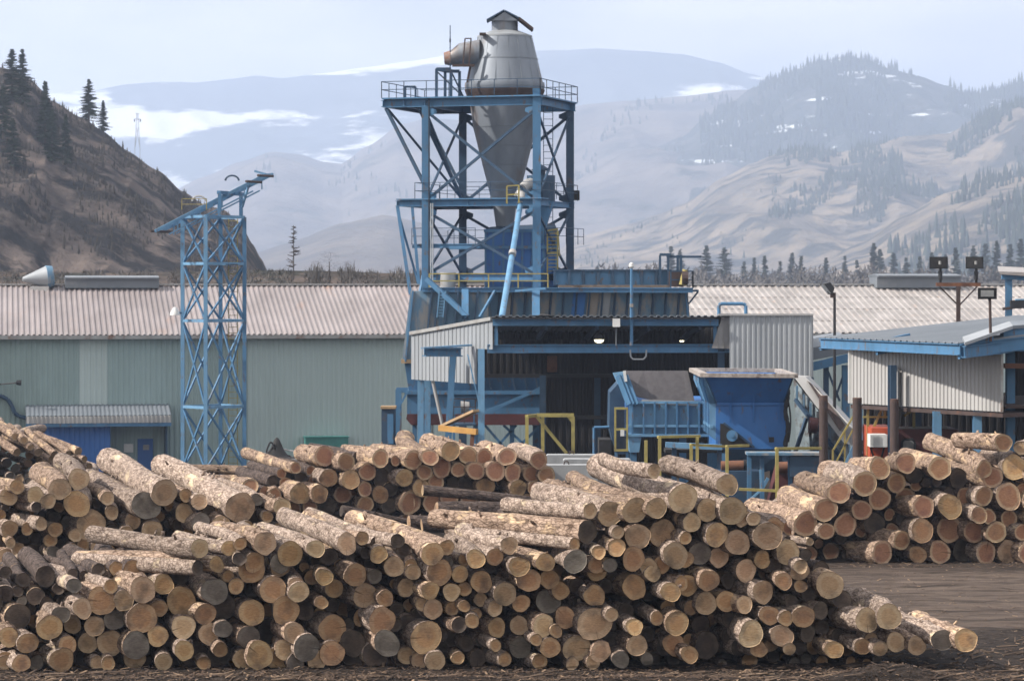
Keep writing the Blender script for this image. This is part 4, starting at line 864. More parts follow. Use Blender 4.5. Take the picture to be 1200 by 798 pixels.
# conveyor chute to the right
cs = thing('sloping_conveyor', 'pale grey covered conveyor sloping down right behind the steel posts', 'conveyor', Vector((PX(985,109),109,gz(109))))
obj('conveyor_trough', MB().prism([P(930,441,109), P(944,442,109), P(1003,505,107), P(998,522,107), P(988,518,107)], Vector((.3,1.4,0))), M['grey_bright'], cs)
obj('trough_skirt', MB().prism([P(930,444,109.05), P(988,518,107.05), P(990,552,107.05), P(960,556,108), P(934,556,109)], Vector((.3,1.0,0))), M['skirt'], cs)
for i in range(7): obj('trough_rib', MB().beam(P(934+8*i, 452+10*i, 108.6-.2*i), P(934+8*i, 470+10*i, 108.6-.2*i), .07, .12), M['blue_faded'], cs)
obj('lower_chord', MB().beam(P(932,468,108.5), P(990,541,107), .12), M['blue_dark'], cs)
obj('drive_box', MB().box(PX(934,108), PX(950,108), 107.6, 108.2, PZ(556,108), PZ(538,108)), M['blue_dark'], cs)
obj('belt_cover', MB().prism([P(946,446,108.9), P(958,455,108.9), P(990,498,107), P(984,505,107)], Vector((0,-.15,0))), M['rust_dark'], cs)
for (a_, b_) in (((945,490),(932,530)), ((960,508),(950,548)), ((975,524),(966,556))): obj('side_brace', MB().beam(P(*a_, 108.4), P(*b_, 108.2), .12), M['blue_dark'] if a_[0] > 940 else M['blue_light'], cs)
obj('pinch_roller', MB().tube(P(948, 498, 107.8), P(958, 499, 107.8), .3, .3, 14), M['redband'], cs, True)
# overhead blue gallery between the two sheds
gl = thing('conveyor_gallery', 'short blue overhead gallery with trestle between the two sheds', 'gallery', Vector((PX(975,118),118,gz(118))))
obj('gallery_roof', MB().prism([P(948,408,118), P(999,400,118), P(999,413,118), P(948,423,118)], Vector((0,5,.3))), M['roof_grey'], gl)
obj('gallery_floor', MB().beam(P(950, 430, 117.7), P(1000, 418, 117.7), .3, .34), M['blue'], gl)
for x in (968, 991): obj('trestle_leg', MB().ibeam(P(x, 428, 118), Vector((PX(x,118),118,gz(118))), .3 if x > 980 else .2, .3), M['blue'] if x > 980 else M['blue_dark'], gl)
obj('trestle_brace', MB().beam(P(969, 432, 118), P(984, 470, 118), .09).beam(P(990, 435, 118), P(979, 466, 118), .08).beam(P(969,470,118),P(991,500,118),.08), M['blue_dark'], gl)

# ---------------------------------------------------------------- right shed
rs = thing('corner_shed', 'raised shed with grey-blue roof and pale ribbed wall above open dark bays', 'shed', Vector((PX(1125,90),90,0)))
A_, B_ = P(962, 394.5, 99), P(1125, 401.5, 89)
Z_e = 5.75; A_.z = B_.z = Z_e
D_ = Vector((18.0, 104, 6.43)); C_ = B_+(D_-A_)
e1_ = (B_-A_); e2_ = (D_-A_); nr = e1_.cross(e2_).normalized()
if nr.z < 0: nr = -nr
obj('roof_sheet', MB().corr(A_, e1_, e2_, nr, .45, .03, .03, .25), M['roof_grey'], rs)
obj('fascia', MB().ibeam(A_-up*.21, B_-up*.21, .16, .34), M['blue'], rs)
obj('fascia', MB().ibeam(B_-up*.24, C_-up*.24, .16, .4), M['blue'], rs)
obj('fascia', MB().ibeam(A_-up*.28, A_+e2_*.3-up*.28, .16, .34), M['blue'], rs)
for f in (.42, .985):
    c = A_+e1_*f; obj('rafter_end', MB().prism([c-up*.04, c-up*.5, c+e2_.normalized()*1.4-up*.42, c+e2_.normalized()*1.4-up*.02+up*.1], e1_.normalized()*.16), M['blue'], rs)
# second, higher roof leaf at right
B2 = P(1131, 405, 88.4); K2 = P(1187, 385.5, 90.2); E2 = P(1290, 377, 93)
obj('upper_roof', MB().prism([B2, K2, K2+Vector((.2,1.8,.12)), B2+Vector((.2,1.8,.14))], up*.1), M['grey_metal'], rs)
obj('upper_roof', MB().prism([K2, E2, E2+Vector((.2,1.8,.1)), K2+Vector((.2,1.8,.12))], up*.1), M['roof_grey'], rs)
obj('upper_beam', MB().ibeam(B2-up*.2+Vector((0,.2,0)), K2-up*.55+Vector((0,.2,0)), .16, .36), M['blue'], rs)
obj('upper_beam', MB().beam(P(1174, 398, 90.4), P(1300, 396, 92), .2, .75), M['blue'], rs)
wl0 = P(997, 472, 97); wr0 = P(1175, 483, 90.2); zw = (wl0.z+wr0.z)/2
wd = Vector((wr0.x-wl0.x, wr0.y-wl0.y, 0)); wn_ = Vector((-wd.y, wd.x, 0)).normalized()
if wn_.x > 0: wn_ = -wn_
wl = Vector((wl0.x, wl0.y, zw))
obj('wall_sheet', MB().corr(wl, wd, up*(5.55-zw), wn_, .19, .035, .01), M['grey_bright'], rs)
obj('corner_trim', MB().beam(wl+wn_*.03, wl+up*(5.5-zw)+wn_*.03, .12), M['white'], rs)
obj('corner_trim', MB().beam(wl+wd+wn_*.03, wl+wd+up*(5.5-zw)+wn_*.03, .08), M['trim'], rs)
cpx = [(1045.5, 428, 94.6, 'blue_dark'), (1098, 482, 93.0, 'blue_light'), (1145, 482, 91.6, 'blue_light'), (1006, 474, 97.6, 'blue_light'), (1184, 405, 92.5, 'blue'), (1075, 474, 99.5, 'blue_dark')]
for x, y, d, mm in cpx: obj('shed_column', MB().ibeam(P(x, y, d), Vector((PX(x,d),d,gz(d))), .26, .26), M[mm], rs)
obj('side_column_plate', MB().box(PX(1043,94.2), PX(1050.5,94.2), 94.1, 94.25, PZ(492,94.2), PZ(428,94.2)), M['blue_dark'], rs)
obj('girt', MB().beam(P(1176, 428.5, 91.5), P(1260, 430, 92.5), .15, .16), M['rust'], rs)
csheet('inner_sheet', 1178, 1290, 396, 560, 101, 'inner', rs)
csheet('inner_sheet', 1012, 1182, 460, 585, 103, 'inner', rs)  # dark back sheet added to give the open bays their shade
obj('floor_deck', MB().prism([wl-up*.05, wl+wd-up*.05, wl+wd-up*.05-wn_*5, wl-up*.05-wn_*5], up*-.12), M['rust_dark'], rs)
obj('right_deck', MB().box(PX(1176,91.5), PX(1300,91.5), 91.2, 99, PZ(478,91.5), PZ(474,91.5)), M['rust_dark'], rs)
# small stair with yellow rails
sy = thing('yellow_stair', 'yellow-railed steel stair with blue stringer left of the red cabin', 'stair', Vector((PX(985,97),97,gz(97))))
for dd in (96.3, 97.2):
    obj('hand_rail', MB().beam(P(976, 528, dd), P(1001, 486, dd), .06), M['yellow'], sy); obj('mid_rail', MB().beam(P(980, 541, dd), P(1001, 500, dd), .05), M['yellow'], sy)
    obj('stringer', MB().beam(P(982, 566, dd), P(1002, 524, dd), .08, .2), M['blue_light'], sy)
    obj('rail_post', MB().beam(P(976, 555, dd), P(976, 527, dd), .06), M['yellow'], sy); obj('rail_post', MB().beam(P(990, 545, dd), P(990, 506, dd), .05), M['yellow'], sy)
for i in range(8): obj('step', MB().box(PX(983+2.5*i,96.5), PX(988+2.5*i,96.5), 96.3, 97.2, PZ(562.5-5.2*i,96.5), PZ(561.5-5.2*i,96.5)), M['blue_dark'], sy)
ds = thing('yellow_deck_rail', 'yellow rails and ladder on the deck edge under the ribbed shed wall', 'rail', P(1017, 500, 97))
for x, y0, y1 in ((1017, 470, 548), (1037, 472, 490), (1071, 477, 501)): obj('rail_post', MB().beam(P(x, y1, 96.6), P(x, y0, 96.6), .08), M['yellow'], ds)
obj('top_rail', MB().beam(P(1012, 473, 96.6), P(1046, 473, 96.6), .06), M['yellow'], ds); obj('mid_rail', MB().beam(P(1011, 488.5, 96.6), P(1046, 488.5, 96.6), .06), M['yellow'], ds)
obj('diagonal', MB().beam(P(1024, 500, 96.6), P(1034, 478, 96.6), .08), M['yellow'], ds); obj('diagonal', MB().beam(P(1060, 487, 96.6), P(1070, 480, 96.6), .08), M['yellow'], ds)
obj('deck_rail', MB().beam(P(1040, 501.5, 96.6), P(1110, 500.5, 96.6), .08), M['trim'], ds)
rc_ = thing('red_cabin', 'orange-red machine cabin with a small dark window under the shed', 'cabin', Vector((PX(1070,95.5),95.5,gz(95.5))))
obj('cabin_body', MB().box(PX(1021,95.5), PX(1049,95.5), 95.4, 98, gz(95.5), PZ(501.5,95.5)), M['red'], rc_)
obj('cabin_body', MB().box(PX(1049.3,96), PX(1123,96), 95.9, 98, gz(95.5), PZ(503,96)), M['redband'], rc_)
obj('cabin_window', MB().box(PX(1058,95.8), PX(1071,95.8), 95.83, 95.87, PZ(531,95.8), PZ(516,95.8)), M['glass'], rc_)
obj('window_frame', MB().path([P(1057, 532, 95.75), P(1057, 518, 95.75), P(1060, 514.5, 95.75), P(1069, 514.5, 95.75), P(1072, 518, 95.75), P(1072, 532, 95.75)], .04), M['black'], rc_)
ac = thing('cooling_unit', 'white louvred cooling unit fixed to the left end of the red cabin', 'air conditioner', P(1028, 523, 95.2))
obj('unit_casing', MB().box(PX(1018,95), PX(1038,95), 94.6, 95.38, PZ(523,95), PZ(508.5,95)), M['white'], ac)
lv_ = MB()
for i in range(9): x = 1021+1.15*i; lv_.beam(P(x, 522, 94.58), P(x, 510, 94.58), .012)
obj('louvre', lv_, M['grey_metal'], ac); obj('unit_bracket', MB().beam(P(1020, 524, 95), P(1024, 536, 95.3), .05).beam(P(1036, 524, 95), P(1033, 536, 95.3), .05).beam(P(1020,523.6,95),P(1036,523.6,95),.05), M['rust_dark'], ac)
rk = thing('bundled_hoses', 'tangle of dark and teal hoses hanging beside the cooling unit', 'hoses', P(1011, 548, 95.6))
for k in range(4): obj('hose', MB().path([P(1009+2*math.sin(j*.9+k), 516+4*j, 95.5+k*.06) for j in range(9)], .045, 6), M['blue_dark'] if k % 2 else M['black'], rk, True)
# ---------------------------------------------------------------- steel posts, handrails, lights
for x, y0, d, rr_, lab in ((965, 463.5, 93, .14, 'plain rusty round steel post beside the flared blue hopper'), (1004.5, 466, 93, .15, 'rusty round steel post right of the yellow stair'), (1048, 467.5, 91.5, .14, 'rusty round steel post in front of the red cabin')):
    t_ = thing('steel_post', lab, 'post', Vector((PX(x,d),d,gz(d))), 'rusty round steel posts behind the reddish logs')
    obj('post_pipe', MB().tube(Vector((PX(x,d),d,gz(d)-.05)), P(x, y0, d), rr_, None, 24, False), M['rust_dark'], t_, True)
    obj('post_top', MB().tube(P(x, y0+.4, d), P(x, y0, d), rr_*.97, None, 24), M['rust'], t_)
def yrail(lab, posts, bars, d, r=.045):
    t_ = thing('yellow_handrail', lab, 'handrail', Vector((PX(posts[0][0],d),d,gz(d))), 'yellow handrails before the blue hopper')
    for x, y in posts: obj('rail_post', MB().beam(Vector((PX(x,d),d,gz(d))), P(x, y, d), r*2.2), M['yellow'], t_)
    for (x0, y0, x1, y1, dd) in bars: obj('rail_bar', MB().beam(P(x0, y0, d), P(x1, y1, d+dd), r*1.8), M['yellow'], t_)
yrail('yellow handrail with two posts at the left behind the tallest logs', [(757, 516), (773, 511.5)], [(771, 512, 820, 511, 1.2)], 92)
yrail('short yellow handrail behind the topmost pale log', [(810, 521), (817, 512)], [(809, 521, 850, 523, 1.2)], 93)
yrail('yellow handrail with one tall post in front of the hopper base', [(852, 523)], [(851, 523, 877, 522, .9)], 92)
yrail('yellow handrail with long low bar beside the reddish logs', [(910.5, 525)], [(909, 525.5, 962, 525, 1.5), (866, 573, 934, 576, .0), (905, 591, 922, 593, 0)], 88)
def flood(mb, c, dirv, w=.75, h=.5, t=.25):
    f = Vector(dirv).normalized(); s = f.cross(up).normalized(); u2 = s.cross(f).normalized()
    vs = []
    for (dd, k) in ((0, 1.0), (-t, .55)):
        for a_, b_ in ((-1,-1),(1,-1),(1,1),(-1,1)): vs.append(c+f*dd+s*a_*w/2*k+u2*b_*h/2*k)
    mb.add(vs, [(0,1,2,3),(7,6,5,4),(0,4,5,1),(1,5,6,2),(2,6,7,3),(3,7,4,0)])
    g = MB(); k = .82; vs = [c+f*dd+s*a_*w/2*k+u2*b_*h/2*k for dd in (.012, .002) for a_, b_ in ((-1,-1),(1,-1),(1,1),(-1,1))]
    g.add(vs, [(0,1,2,3),(7,6,5,4),(0,4,5,1),(1,5,6,2),(2,6,7,3),(3,7,4,0)]); return g
fl1 = thing('floodlight_mast', 'slim dark mast with one floodlight tilted left before the bright roof', 'floodlight', Vector((PX(978,108),108,gz(108))))
obj('mast', MB().tube(Vector((PX(978,108),108,gz(108))), P(978, 345, 108), .07, .05), M['black'], fl1, True)
h = MB(); g = flood(h, P(968, 339, 108), (-.75,-.15,-.62), .6, .5, .25); h.beam(P(977, 346, 108), P(970, 341, 108), .1); obj('lamp_head', h, M['black'], fl1); obj('lamp_glass', g, M['glass'], fl1)
obj('junction', MB().box(PX(973,108), PX(979,108), 107.85, 108.1, PZ(349,108), PZ(343,108)), M['rust_dark'], fl1)
fl2 = thing('twin_floodlight', 'rusty mast with a crossbar carrying two dark square floodlights', 'floodlight', Vector((PX(1123,112),112,gz(112))))
obj('mast', MB().beam(Vector((PX(1123,112),112,gz(112))), P(1123, 334, 112), .15), M['rust_dark'], fl2)
obj('crossbar', MB().beam(P(1097, 333.5, 112), P(1149, 333.5, 112), .16, .14), M['rust'], fl2)
obj('bracket', MB().beam(P(1101, 336, 112), P(1122, 357, 112), .05).beam(P(1145, 336, 112), P(1125, 357, 112), .05).beam(P(1121,357,112),P(1126,357,112),.06), M['rust_dark'], fl2)
for x in (1100, 1142):
    h = MB(); g = flood(h, P(x, 308, 111.8), (-.1,-1,-.12) if x < 1120 else (.1,-1,.02), .70, .46, .25); h.beam(P(x+2, 314, 112), P(x+2, 333, 112), .09); hh = obj('lamp_head', h, M['black'], fl2); obj('lamp_glass', g, mat('dark_lamp_glass', (.05,.045,.045), (.03,.03,.03), 8, .2) , hh)
    obj('ballast', MB().tube(P(x+2, 318, 111.95), P(x+2, 328, 111.95), .08, .08, 10), M['black'], fl2, True)
    obj('bulb', MB().tube(P(x+1.5, 310, 111.68), P(x+1.5, 306, 111.68), .05, .05, 8), M['trim'], fl2, True)
fl3 = thing('floodlight_pole', 'single floodlight with pale glass on a pole above the right shed roof', 'floodlight', P(1161, 398, 89.5))
obj('mast', MB().tube(P(1161, 400, 89.5), P(1160, 351, 89.5), .045), M['rust_dark'], fl3, True)
h = MB(); g = flood(h, P(1157, 344, 89.4), (-.12,-1,-.2), .58, .36, .2); h.beam(P(1160, 352, 89.5), P(1158, 346, 89.5), .08); obj('lamp_head', h, M['black'], fl3)
k = MB(); flood(k, P(1157, 344, 89.3), (-.12,-1,-.2), .4, .2, .1); obj('lamp_glass', k, M['glass'], fl3)
rt = thing('raised_canopy', 'small pale-roofed canopy on a blue column at the right edge behind the floodlights', 'canopy', Vector((PX(1182,124),124,gz(124))))
obj('canopy_roof', MB().prism([P(1170,318,124), P(1290,323,124), P(1290,330,124), P(1172,321.5,124)], Vector((.8,5,.25))), M['roof_white'], rt)
obj('canopy_beam', MB().beam(P(1174, 323, 124.3), P(1290, 330, 124.3), .2, .3), M['blue'], rt)
obj('column', MB().ibeam(P(1182, 325, 124.5), Vector((PX(1182,124.5),124.5,gz(124.5))), .26, .3), M['blue'], rt)
obj('side_beam', MB().beam(P(1184, 357, 124), P(1290, 354, 124), .3, .35), M['black'], rt); obj('side_beam', MB().beam(P(1190, 352, 124), P(1290, 351, 124), .2, .12), M['blue_light'], rt); obj('walk_frame', MB().beam(P(1175, 362, 124), P(1186, 361, 124), .2, .12), M['rust_dark'], rt)
# ---------------------------------------------------------------- concrete blocks, heap of hose
def cblock(x0, x1, y0, d, h, lab, dp=.7):
    a = PX(x0,d); b = PX(x1,d); z0 = PZ(y0, d)-h; t_ = thing('concrete_block', lab, 'concrete block', Vector((a, d, z0)), 'grey concrete barrier blocks in the yard')
    m_ = MB(); c = .05; z1_ = PZ(y0, d)
    poly = [(a+c, z0), (b-c, z0), (b, z0+c), (b, z1_-c), (b-c, z1_), (a+c, z1_), (a, z1_-c), (a, z0+c)]
    m_.prism([Vector((x, d, z)) for x, z in poly], Vector((0, dp, 0))); obj('block_body', m_, M['concrete'], t_)
    hk_ = MB().path([Vector(((a+b)/2-.08, d+dp/2, z1_)), Vector(((a+b)/2-.05, d+dp/2, z1_+.1)), Vector(((a+b)/2+.05, d+dp/2, z1_+.1)), Vector(((a+b)/2+.08, d+dp/2, z1_))], .02); obj('lifting_loop', hk_, M['rust_dark'], t_)
cblock(290, 316, 538.5, 97, PZ(538.5,97)-gz(97), 'short grey concrete block standing left of another beside long tower logs')
cblock(317, 357, 538, 97, PZ(538,97)-gz(97), 'longer grey concrete block under the heap of black hose')
cblock(628, 700, 545, 92.5, PZ(545,92.5)-gz(92.5), 'grey concrete block right behind the end of the reddish logs')
cblock(701, 760, 543, 92.7, PZ(543,92.7)-gz(92.7), 'grey concrete block partly hidden behind the tallest logs')
cblock(640, 700, 533, 97.5, PZ(533,97.5)-gz(97.5), 'weathered grey block in the rear row below the yellow frame')
cblock(660, 740, 538, 95.5, PZ(538,95.5)-gz(95.5), 'grey block in the middle row below the yellow frame')
hh_ = thing('hose_heap', 'heap of black hose and sheeting on the longer concrete block', 'hose heap', P(325, 538, 97.35))
hm2 = MB(); gx, gy = 22, 10
for j in range(gy):
    for i in range(gx):
        u_ = i/(gx-1); v_ = j/(gy-1); x = PX(309, 97)+u_*1.15; y = 97.1+v_*.55
        pk = math.exp(-((u_-.36)/.2)**2)*.62+.13*(1-u_); hm2.v.append(Vector((x, y, PZ(538,97)+.02+math.sin(math.pi*v_)*(pk+.07*noise.noise(Vector((x*5, y*5, 3))))*(1 if 0 < i < gx-1 else 0))))
hm2.f = [(j*gx+i, j*gx+i+1, (j+1)*gx+i+1, (j+1)*gx+i) for j in range(gy-1) for i in range(gx-1)]
obj('black_sheeting', hm2, M['dark'], hh_, True)
obj('hose_loop', MB().path([P(312+11*(k/12), 530-12*math.sin(math.pi*k/12), 97.2) for k in range(13)], .03, 8), M['black'], hh_, True)
obj('pale_hose', MB().path([P(330, 526, 97.4), P(340, 528, 97.4), P(352, 530, 97.4)], .025, 8), M['grey_bright'], hh_, True)
# ---------------------------------------------------------------- trees
bark_t = mat('tree_bark', (.07,.055,.045), (.035,.03,.027), 4, .9)
needle = [mat('dark_needles', (.030,.045,.028), (.014,.024,.017), 2.5, .9), mat('grey_green_needles', (.05,.065,.045), (.028,.04,.03), 2.5, .9)]
brush = mat('bare_brush_twigs', (.17,.125,.10), (.09,.07,.06), 1.5, .95)
def conifer_mb(base, H, w, seed, dens=1.0, ragged=.35, bare=.12):
    q = random.Random(seed); mb = MB(); n = int(190*dens)
    for i in range(n):
        t = q.random()**.85; z = H*(bare+(1-bare)*t); rad = w/2*(1-t)**.8*(1+q.uniform(-ragged, ragged))+.04*w
        a = q.uniform(0, 2*math.pi); rad *= .72+.56*abs(noise.noise(Vector((a*.9, t*5, seed))))*1.6; d_ = Vector((math.cos(a), math.sin(a), -.18+.25*t)).normalized(); s = Vector((-d_.y, d_.x, 0))
        for k in range(4):
            f0 = k/4; c = base+up*z+d_*rad*(f0+.1); l = rad*.38+H*.012; wd_ = H*.020*(1.25-f0)+.05
            tip = c+d_*l+up*q.uniform(-.03, .01)*H*.5; o_ = s*wd_*q.uniform(.7, 1.4)
            mb.add([c-o_, c+o_*.9, tip+o_*.3, c+d_*l*.5-up*wd_*.9], [(0,1,2),(0,2,3),(1,3,2)])
    return mb
def conifer(name, lab, px_, ytop, d, zbase, w, seed, mi=0, dens=1.0, group=None, bare=.12):
    b = Vector((PX(px_, d), d, zbase)); H = PZ(ytop, d)-zbase
    t_ = thing(name, lab, 'tree', b, group)
    obj('trunk', MB().tube(b-up*.5, b+up*H*.97, w*.05+.06, .03, 8), bark_t, t_, True)
    obj('crown', conifer_mb(b, H, w, seed, dens, .35, bare), needle[mi], t_)
def zh(hill_, px_, t): return HT[hill_](px_, t)
seed = 100
for (x, yt, t, w, lab) in ((14, 57, .74, 3.2, 'tall dark conifer, left of the close pair on the left hill'), (26, 58, .78, 3.2, 'tall dark conifer, right of the close pair on the left hill'), (4, 100, .7, 3.0, 'dark conifer at the very left edge of the hillside'),
        (53, 95, .66, 2.8, 'slender dark conifer just right of the close pair on the slope'), (61, 128, .54, 2.6, 'dim conifer low on the shaded slope under the slender one'), (77, 134, .62, 2.0, 'narrow faint conifer halfway down the shaded left slope'),
        (104, 93, 1.0, 3.2, 'dark bushy conifer standing alone on the left hill skyline'), (121, 118, 1.0, 1.9, 'small conifer right of the lone skyline tree'), (15, 140, .5, 3, 'dim conifer low on the shaded slope under the close pair')):
    p = zh('hills_left', x, t); seed += 1
    if PZ(yt, p.y)-p.z < 4: p = zh('hills_left', x, t-.12)
    conifer('conifer', lab, x, yt, p.y, p.z-.3, w, seed, 0, 1.2, 'conifers on the left hill', .08)
for (x, t, hgt, lab) in ((184, 1.0, 1.0, 'shrub'), (192, 1.0, .8, ''), (146, 1.0, .8, ''), (222, 1, .7, ''), (232, 1, .9, '')): pass
# lone dead tree and bare trees on the terrace
def bare_tree(name, lab, px_, ytop, d, zb, w, seed, nb=40, group=None):
    q = random.Random(seed); b = Vector((PX(px_, d), d, zb)); H = PZ(ytop, d)-zb; t_ = thing(name, lab, 'tree', b, group)
    obj('trunk', MB().tube(b-up*.4, b+up*H, .05, .02, 8), bark_t, t_, True)
    mb = MB()
    for i in range(nb):
        z = H*(.15+.83*q.random()); a = q.uniform(0, 6.28); r = w/2*(1.1-z/H)*q.uniform(.5, 1.2)+.1; c = b+up*z; e = c+Vector((math.cos(a)*r, math.sin(a)*r, q.uniform(-.1, .35)*r)); mb.tube(c, e, .05, .02, 4)
        for _ in range(3): f = q.uniform(.3, 1); g_ = c.lerp(e, f); mb.tube(g_, g_+Vector((q.uniform(-.5,.5), q.uniform(-.5,.5), q.uniform(-.2,.4)))*r*.7, .025, .012, 3)
    obj('branches', mb, bark_t, t_)
bare_tree('dead_conifer', 'tall dead conifer with bare stubby branches on the bank behind the mill', 344, 264, 225, PZ(322,225), 1.5, 5, 44)
def bush_tree(lab, px_, ytop, d, zb, w, seed, m, name='bare_tree', group=None, n=420):
    q = random.Random(seed); b = Vector((PX(px_, d), d, zb)); H = PZ(ytop, d)-zb; t_ = thing(name, lab, 'tree', b, group)
    obj('trunk', MB().tube(b-up*.3, b+up*H*.6, .02*H+.04, .03, 6), bark_t, t_, True)
    mb = MB()
    for i in range(n):
        a = q.uniform(0, 6.28); z = H*(.18+.8*q.random()); r = w/2*math.sin(math.pi*min(1,(z/H)*.85+.12))**.6*math.sqrt(q.random())*(.75+.5*noise.noise(Vector((a*1.3, z/H*4, seed))))
        c = b+Vector((math.cos(a)*r, math.sin(a)*r, z)); e = c+Vector((q.gauss(0,1), q.gauss(0,1), abs(q.gauss(.8,.6))))*H*.05
        s = Vector((q.uniform(-1,1), q.uniform(-1,1), 0)).normalized()*H*.006; mb.add([c-s, c+s, e+s*.3, e-s*.3+Vector((0,.01,0))], [(0,1,2,3)])
    obj('crown', mb, m, t_)
for (x, yt, w, lab) in ((386, 296, 3.2, 'bare rounded tree behind the roof, tallest of the bare trees on the bank'), (371, 306, 2.0, 'smaller bare tree just left of the tallest bare tree'), (408, 306, 1.4, 'thin dark bare tree right of the tallest bare tree'), (400, 309, 3.0, 'low bushy bare tree between the two on the bank'), (442, 314, 2.6, 'low brown bare bush tree left of the blue tower'), (462, 315, 2.4, 'low bare bush tree closest to the blue tower')):
    seed += 1; bush_tree(lab, x, yt, 222, PZ(323,222), w, seed, M['brush'], group='bare trees on the bank behind the mill')
# treeline beyond the right roof
spots = [(714,318,8),(760,312,6),(786,288,12),(797,292,9),(828,288,14),(849,290,17),(872,306,8),(884,302,8),(896,300,9),(914,306,9),(928,296,10),(939,300,9),(968,302,9),(990,300,8),(1004,305,7),(1024,285,11),(1031,292,12),(1047,296,10),(1062,302,9),(1078,300,9),(1092,296,10),(1108,298,9),(1120,290,10),(1141,288,10),(1155,285,11),(1168,282,10),(1184,286,11),(1196,280,12),(700,312,9),(690,316,8),(736,320,7)]
ords = ['a dense', 'a ragged', 'a narrow', 'a broad', 'a short']
for i, (x, yt, wpx) in enumerate(spots):
    d = 800+(i*37 % 130); seed += 1
    lab = {786:'tall grey-green conifer left of a close pair behind the pipe gantry', 828:'tall pointed conifer, left one of the two standing behind the pipe gantry end', 849:'widest hazy conifer, right one of the two beyond the pipe gantry', 1024:'tallest hazy conifer above the middle of the bright roof'}.get(x)
    if not lab:
        near_ = 'between the tower and the pipe gantry' if x < 780 else 'beyond the bright roof, left of the slim floodlight' if x < 965 else 'beyond the bright roof, between the floodlight masts' if x < 1095 else 'behind the twin floodlights on the right'
        idx = sum(1 for s in spots if s[0] < x and ((s[0] < 780) == (x < 780)) and ((s[0] < 965) == (x < 965)) and ((s[0] < 1095) == (x < 1095)))
        lab = 'hazy conifer %s, %s from the left there' % (near_, ['first','second','third','fourth','fifth','sixth','seventh','eighth','ninth','tenth','eleventh','twelfth'][idx])
    conifer('conifer', lab, x, yt, d, -2.3, wpx*2.3*d/FPX, seed, 1, 1.3, 'hazy conifers beyond the right roof', .05)
# brush and far woods: masses nobody could count
q = random.Random(3)
bm = MB()
for i in range(34000):
    x = q.uniform(660, 1240); d = q.uniform(620, 900); hgt = 11.5+4.5*noise.noise(Vector((x*.03, d*.01, 0)))+2*noise.noise(Vector((x*.11, d*.03, 5)))
    b = Vector((PX(x, d), d, -2.2+hgt*q.random()**.6)); s = Vector((q.uniform(-1,1), q.uniform(-1,1), 0)).normalized()*.28; e = b+Vector((q.gauss(0,.6), q.gauss(0,.6), q.uniform(.4,1.5)))
    bm.add([b-s, b+s, e], [(0,1,2)])
tag(obj('riverside_brush', bm, M['brush']), 'brown leafless brush along the valley floor beyond the right roof', 'brush', kind='stuff')
bm = MB()
for i in range(15000):
    x = q.uniform(-40, 500); t = q.random()**.5; p = zh('embankment', x, t); s = Vector((q.uniform(-1,1), q.uniform(-1,1), 0)).normalized()*.05
    k = .5+noise.noise(Vector((x*.05, 3, 1)))
    if k < .25: continue
    e = p+Vector((q.gauss(0,.2), q.gauss(0,.2), q.uniform(.2,1.0)*k*(1.2 if x > 360 else .7))); bm.add([p-s, p+s, e], [(0,1,2)])
tag(obj('bank_scrub', bm, M['brush']), 'low dead scrub covering the bank behind the left roof', 'scrub', kind='stuff')
def forest(name, lab, jobs, m, seedf):
    qq = random.Random(seedf); mb = MB()
    for hl, n, x0, x1, t0, t1, thr, h0, h1 in jobs:
        for i in range(n):
            x = qq.uniform(x0, x1); t = qq.uniform(t0, t1)
            if noise.noise(Vector((x*.018, t*5, seedf))) + .4*noise.noise(Vector((x*.07, t*14, 2))) < thr: continue
            p = zh(hl, x, t)-up*.5; H = qq.uniform(h0, h1)*(1.7 if hl != 'hills_left' else 1)*qq.choice([.5,.75,1,1,1.25]); r = H*.16; a = qq.uniform(0, 6.28)
            for (zz, rr, hh) in ((.08, 1, .6), (.4, .7, .62)):
                ring = [p+up*H*zz+Vector((math.cos(a+k*1.2566), math.sin(a+k*1.2566), 0))*r*rr*qq.uniform(.8,1.2) for k in range(5)]
                mb.add(ring+[p+up*H*(zz+hh)], [(k, (k+1) % 5, 5) for k in range(5)])
    tag(obj(name, mb, m), lab, 'forest', kind='stuff')
forest('distant_forest', 'dark conifer woods scattered over the hazy hills', [('hills_forested', 9000, 820, 1320, .35, 1.0, -.12, 5, 9), ('hills_grass', 6500, 900, 1320, .35, 1.0, .1, 3, 6), ('hills_grass', 1800, 1040, 1320, .45, .95, -.1, 4, 8), ('hills_near', 1600, 1100, 1320, .3, 1.0, .02, 3, 6.5), ('hills_near', 500, 1040, 1320, .0, .6, -.2, 4, 8), ('hills_grass', 500, 680, 900, .05, .9, .25, 2, 4), ('hills_distant', 2500, 300, 1250, .4, .95, .22, 4, 8)], needle[1], 8)
forest('hillside_shrubs', 'scattered dark shrubs on the shaded left hillside', [('hills_left', 6500, -60, 318, .3, 1.0, -.12, .4, 1.5)], mat('dark_shrub', (.05,.042,.035), (.03,.027,.024), 3, .9), 12)
py_ = thing('transmission_tower', 'tiny grey steel transmission tower behind the left hill skyline', 'pylon', P(161, 175, 1500))
pm = MB()
for s in (-1, 1): pm.beam(P(161+s*3, 175, 1500), P(161+s*.6, 133, 1500), .3); pm.beam(P(161+s*3, 175, 1500), P(161-s*1, 150, 1500), .22)
pm.beam(P(157, 140, 1500), P(165, 140, 1500), .3); pm.beam(P(158.5, 133.5, 1500), P(163.5, 133.5, 1500), .3)
for s in (-1,1): pm.beam(P(161+s*3,175,1500), P(161+s*4,334,1500)-up*2, .3)
